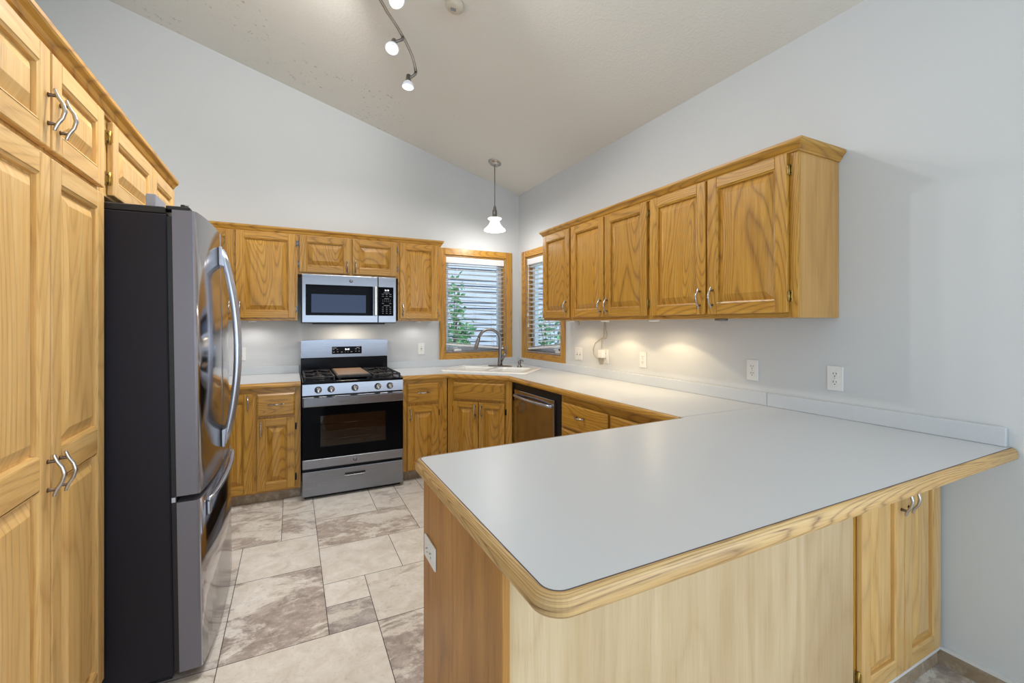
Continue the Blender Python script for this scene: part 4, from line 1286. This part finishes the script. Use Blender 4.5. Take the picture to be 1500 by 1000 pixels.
b.tube([(XR - 0.028, 2.9765, 1.10), (wx, 3.00, 1.065), (wx, 3.05, 1.07), (wx, 3.09, 1.10), (wx, 3.095, 1.15), (wx, 3.06, 1.20), (wx, 2.985, 1.235), (wx, 2.95, 1.25), (wx, 2.945, 1.33), (wx, 2.94, 1.384)], 0.0022, 8)
b.tube([(wx, 2.979, 1.155), (wx, 2.979, 1.20), (wx, 2.972, 1.236), (wx, 2.92, 1.24), (wx, 2.905, 1.27), (wx, 2.92, 1.31), (wx, 2.93, 1.384)], 0.0022, 8)
tag(b.done('power_cord', 'beige_cord'), 'thin beige wire looping up the right wall from the adapter to the cabinets', 'cord')

# ------------------------------------------------------------------ under-cabinet puck lights
def puck(label, loc, lit, spot=1.0, spill=0.75, col=(1.0, 0.77, 0.47)):
    root = thing('puck_light', label, 'light', loc, group='round puck lights under the wall cabinets')
    b = MB(); b.lathe([(0, 0), (0.034, 0), (0.034, -0.010), (0.027, -0.013), (0.024, -0.011)], 24); b.done('housing', 'white_plastic' if lit else 'nickel_dark', root)
    b = MB(); b.lathe([(0, -0.0105), (0.024, -0.0105), (0.024, -0.0125), (0, -0.0125)], 20); b.done('lens', 'puck_on' if lit else 'white_plastic', root)
    if lit:
        d = bpy.data.lights.new('puck_spot', 'SPOT'); d.energy = lit * spot; d.color = col
        d.spot_size = R(122); d.spot_blend = 0.12; d.shadow_soft_size = 0.018
        o = bpy.data.objects.new('puck_spot', d); COL.objects.link(o); o.parent = root; o.location = (0, 0, -0.022)
        d = bpy.data.lights.new('puck_spill', 'SPOT'); d.energy = lit * spill; d.color = col
        d.spot_size = R(172); d.spot_blend = 0.5; d.shadow_soft_size = 0.03
        o = bpy.data.objects.new('puck_spill', d); COL.objects.link(o); o.parent = root; o.location = (0, 0, -0.022)
PZ = ZB - 0.0005
puck('lit puck light under the narrow wall cabinet by the window', (2.12, 3.14, PZ), 2.2)
puck('lit puck light under the middle wall cabinet, near the hanging wire', (2.10, 2.650, PZ), 3.5)
puck('lit puck light under the near wall cabinet, brightest pool on the counter', (2.10, 2.150, PZ), 3.5)
puck('unlit puck light under the near end of the right wall cabinets', (2.10, 1.650, PZ), 0)
puck('small puck light under the narrow wall cabinet beside the back window', (1.110, 4.33, PZ), 1.6, 0.0, 1.0, (1.0, 0.95, 0.92))
puck('puck light under the wall cabinet left of the microwave', (-0.30, 4.30, PZ), 2.6, 0.0, 1.0, (1.0, 0.95, 0.92))
b = MB(); b.tube([(0, 0, 0), (0, 0, -0.012), (0.006, 0, -0.022), (0.004, 0, -0.034), (-0.006, 0, -0.034)], 0.003, 8)
o = b.done('cup_hook', 'brass', None, (2.19, 3.115, PZ)); o.rotation_euler = (0, 0, R(-90))
tag(o, 'small brass cup hook under the wall cabinet by the window', 'hook')

# ------------------------------------------------------------------ ceiling fixtures
tilt = math.atan(SL)              # ceiling falls towards +x
CN = Vector((-math.sin(tilt), 0, -math.cos(tilt)))     # pointing down out of the ceiling
def cpt(x_, y_, d=0.0):
    return Vector((x_, y_, zc(x_))) + CN * d
def Cm(x_, y_):
    return Matrix.Translation(cpt(x_, y_)) @ Euler((0, tilt + math.pi, 0)).to_matrix().to_4x4()
tl = thing('track_light', 'curved brushed nickel track light with spot heads on the ceiling', 'light', cpt(0.44, 2.56))
T0 = cpt(0.44, 2.56)
rel = lambda v: tuple(Vector(v) - T0)
b = MB(); b.lathe([(0, 0.001), (0.065, 0.001), (0.065, 0.012), (0.050, 0.028), (0.012, 0.034), (0.010, 0.10), (0, 0.10)], 28, mat=Matrix.Translation(-T0) @ Cm(0.44, 2.56))
b.done('canopy', 'nickel_dark', tl)
rail = [(0.826, 3.145), (0.800, 3.075), (0.765, 3.002), (0.713, 2.923), (0.672, 2.868), (0.631, 2.820), (0.55, 2.738), (0.49, 2.665), (0.44, 2.56), (0.41, 2.46), (0.37, 2.36), (0.31, 2.26), (0.23, 2.17), (0.14, 2.10)]
b = MB()
for s_ in (-0.007, 0.007):
    b.tube([rel(cpt(x_ + s_ * 0.8, y_ - s_ * 0.6, 0.105)) for x_, y_ in rail], 0.0045, 8)
b.done('rail', 'nickel', tl)
heads = [((0.826, 3.145), (0.800, 3.168), (-0.08, -0.10, -1.0), 'a'), ((0.672, 2.868), (0.633, 2.874), (-0.25, -0.45, -0.95), 'a'), ((0.415, 2.47), (0.560, 2.468), (0.15, -0.45, -0.95), 'a'), ((0.31, 2.26), (0.22, 2.30), (-0.2, 1.0, -0.06), 'b'), ((0.14, 2.10), (0.12, 2.02), (-1.0, 0.25, -0.9), 'c')]
TE = dict(a=34, b=50, c=150)
for (rp, hp, dr3, hk) in heads:
    A = cpt(rp[0], rp[1], 0.108); Bp = cpt(hp[0], hp[1], 0.185); dv = Vector(dr3).normalized()
    h = MB()
    h.tube([rel(A), rel(A + CN * 0.02), rel(A.lerp(Bp, 0.55)), rel(Bp - dv * 0.02)], [0.012, 0.010, 0.009, 0.012], 10)
    mm = align(Vector(rel(Bp)), dv)
    h.lathe([(0, -0.045), (0.016, -0.045), (0.018, -0.01), (0.022, 0.005), (0.0205, 0.006), (0.0, 0.0)], 20, mat=mm)
    ho = h.done('spot_head', 'nickel_dark', tl)
    h = MB(); h.lathe([(0.020, 0.004), (0.034, 0.020), (0.042, 0.040), (0.044, 0.046), (0.039, 0.047), (0.037, 0.038), (0.024, 0.030)], 24, mat=mm); h.done('glass_rim', 'lens_rim', ho)
    h = MB(); h.lathe([(0.0, 0.048), (0.025, 0.0465), (0.025, 0.040), (0, 0.038)], 24, mat=mm); h.done('lens', 'lens', ho)
    d = bpy.data.lights.new('track_spot', 'SPOT'); d.energy = TE[hk]; d.color = (1.0, 0.965, 0.92); d.spot_size = R({'a': 168, 'b': 84, 'c': 130}[hk]); d.spot_blend = 0.35 if hk == 'a' else 0.8; d.shadow_soft_size = 0.04
    o = bpy.data.objects.new('track_' + hk, d); COL.objects.link(o); o.parent = tl
    o.matrix_local = align(Vector(rel(Bp + dv * 0.058)), -dv)

pdx, pdy = 1.822, 4.042
pz = zc(pdx)
pn = thing('pendant_lamp', 'small pendant lamp with white glass shade above the corner sink', 'lamp', (pdx, pdy, pz))
b = MB(); b.lathe([(0, 0.001), (0.066, 0.001), (0.066, 0.008), (0.045, 0.024), (0.012, 0.030), (0, 0.030)], 26, mat=Euler((0, tilt + math.pi, 0)).to_matrix().to_4x4()); b.done('canopy', 'nickel', pn)
b = MB(); b.tube([(0, 0, -0.02), (0, 0, 2.525 - pz)], 0.0048, 8); b.done('rod', 'nickel_dark', pn)
b = MB(); b.lathe([(0, 2.545 - pz), (0.010, 2.540 - pz), (0.017, 2.520 - pz), (0.014, 2.508 - pz), (0.022, 2.500 - pz), (0.024, 2.470 - pz), (0.022, 2.440 - pz), (0.034, 2.428 - pz), (0.036, 2.418 - pz), (0, 2.418 - pz)], 20); b.done('socket', 'nickel_dark', pn)
b = MB()
sh = [(0.030, 2.417), (0.068, 2.420), (0.071, 2.413), (0.060, 2.404), (0.046, 2.396), (0.048, 2.380), (0.062, 2.352), (0.084, 2.326), (0.104, 2.310), (0.109, 2.300), (0.105, 2.293), (0.100, 2.300), (0.080, 2.322), (0.058, 2.348), (0.044, 2.378), (0.040, 2.398), (0.03, 2.412)]
b.lathe([(r_, z - pz) for r_, z in sh], 32); b.done('shade', 'shade', pn)
b = MB(); b.lathe([(0, 2.415 - pz), (0.010, 2.410 - pz), (0.014, 2.39 - pz), (0.022, 2.355 - pz), (0.018, 2.335 - pz), (0, 2.325 - pz)], 16); b.done('bulb', 'lens', pn)
d = bpy.data.lights.new('pendant_bulb', 'POINT'); d.energy = 8.5; d.color = (1.0, 0.96, 0.90); d.shadow_soft_size = 0.05
o = bpy.data.objects.new('pendant_bulb', d); COL.objects.link(o); o.parent = pn; o.location = (0, 0, 2.275 - pz)

sm = thing('smoke_detector', 'round cream smoke detector on the ceiling', 'smoke detector', cpt(0.866, 2.49))
b = MB(); mm = Euler((0, tilt + math.pi, 0)).to_matrix().to_4x4()
b.lathe([(0, 0.001), (0.052, 0.001), (0.055, 0.008), (0.052, 0.030), (0.040, 0.042), (0, 0.043)], 30, mat=mm); b.done('body', 'detector', sm)
b = MB(); b.box(-0.016, 0.016, -0.011, 0.011, 0.0432, 0.046, bev=0.002, mat=mm @ Tm((0, 0, 0), (0, 0, 0.4))); b.done('test_button', 'grey_box', sm)

# microwave task light over the cooktop (warm)
d = bpy.data.lights.new('cooktop_lamp', 'AREA'); d.shape = 'RECTANGLE'; d.size = 0.16; d.size_y = 0.05; d.energy = 2.0; d.color = (1.0, 0.86, 0.68)
o = bpy.data.objects.new('cooktop_lamp', d); COL.objects.link(o); o.location = (0.47, 4.28, 1.355)
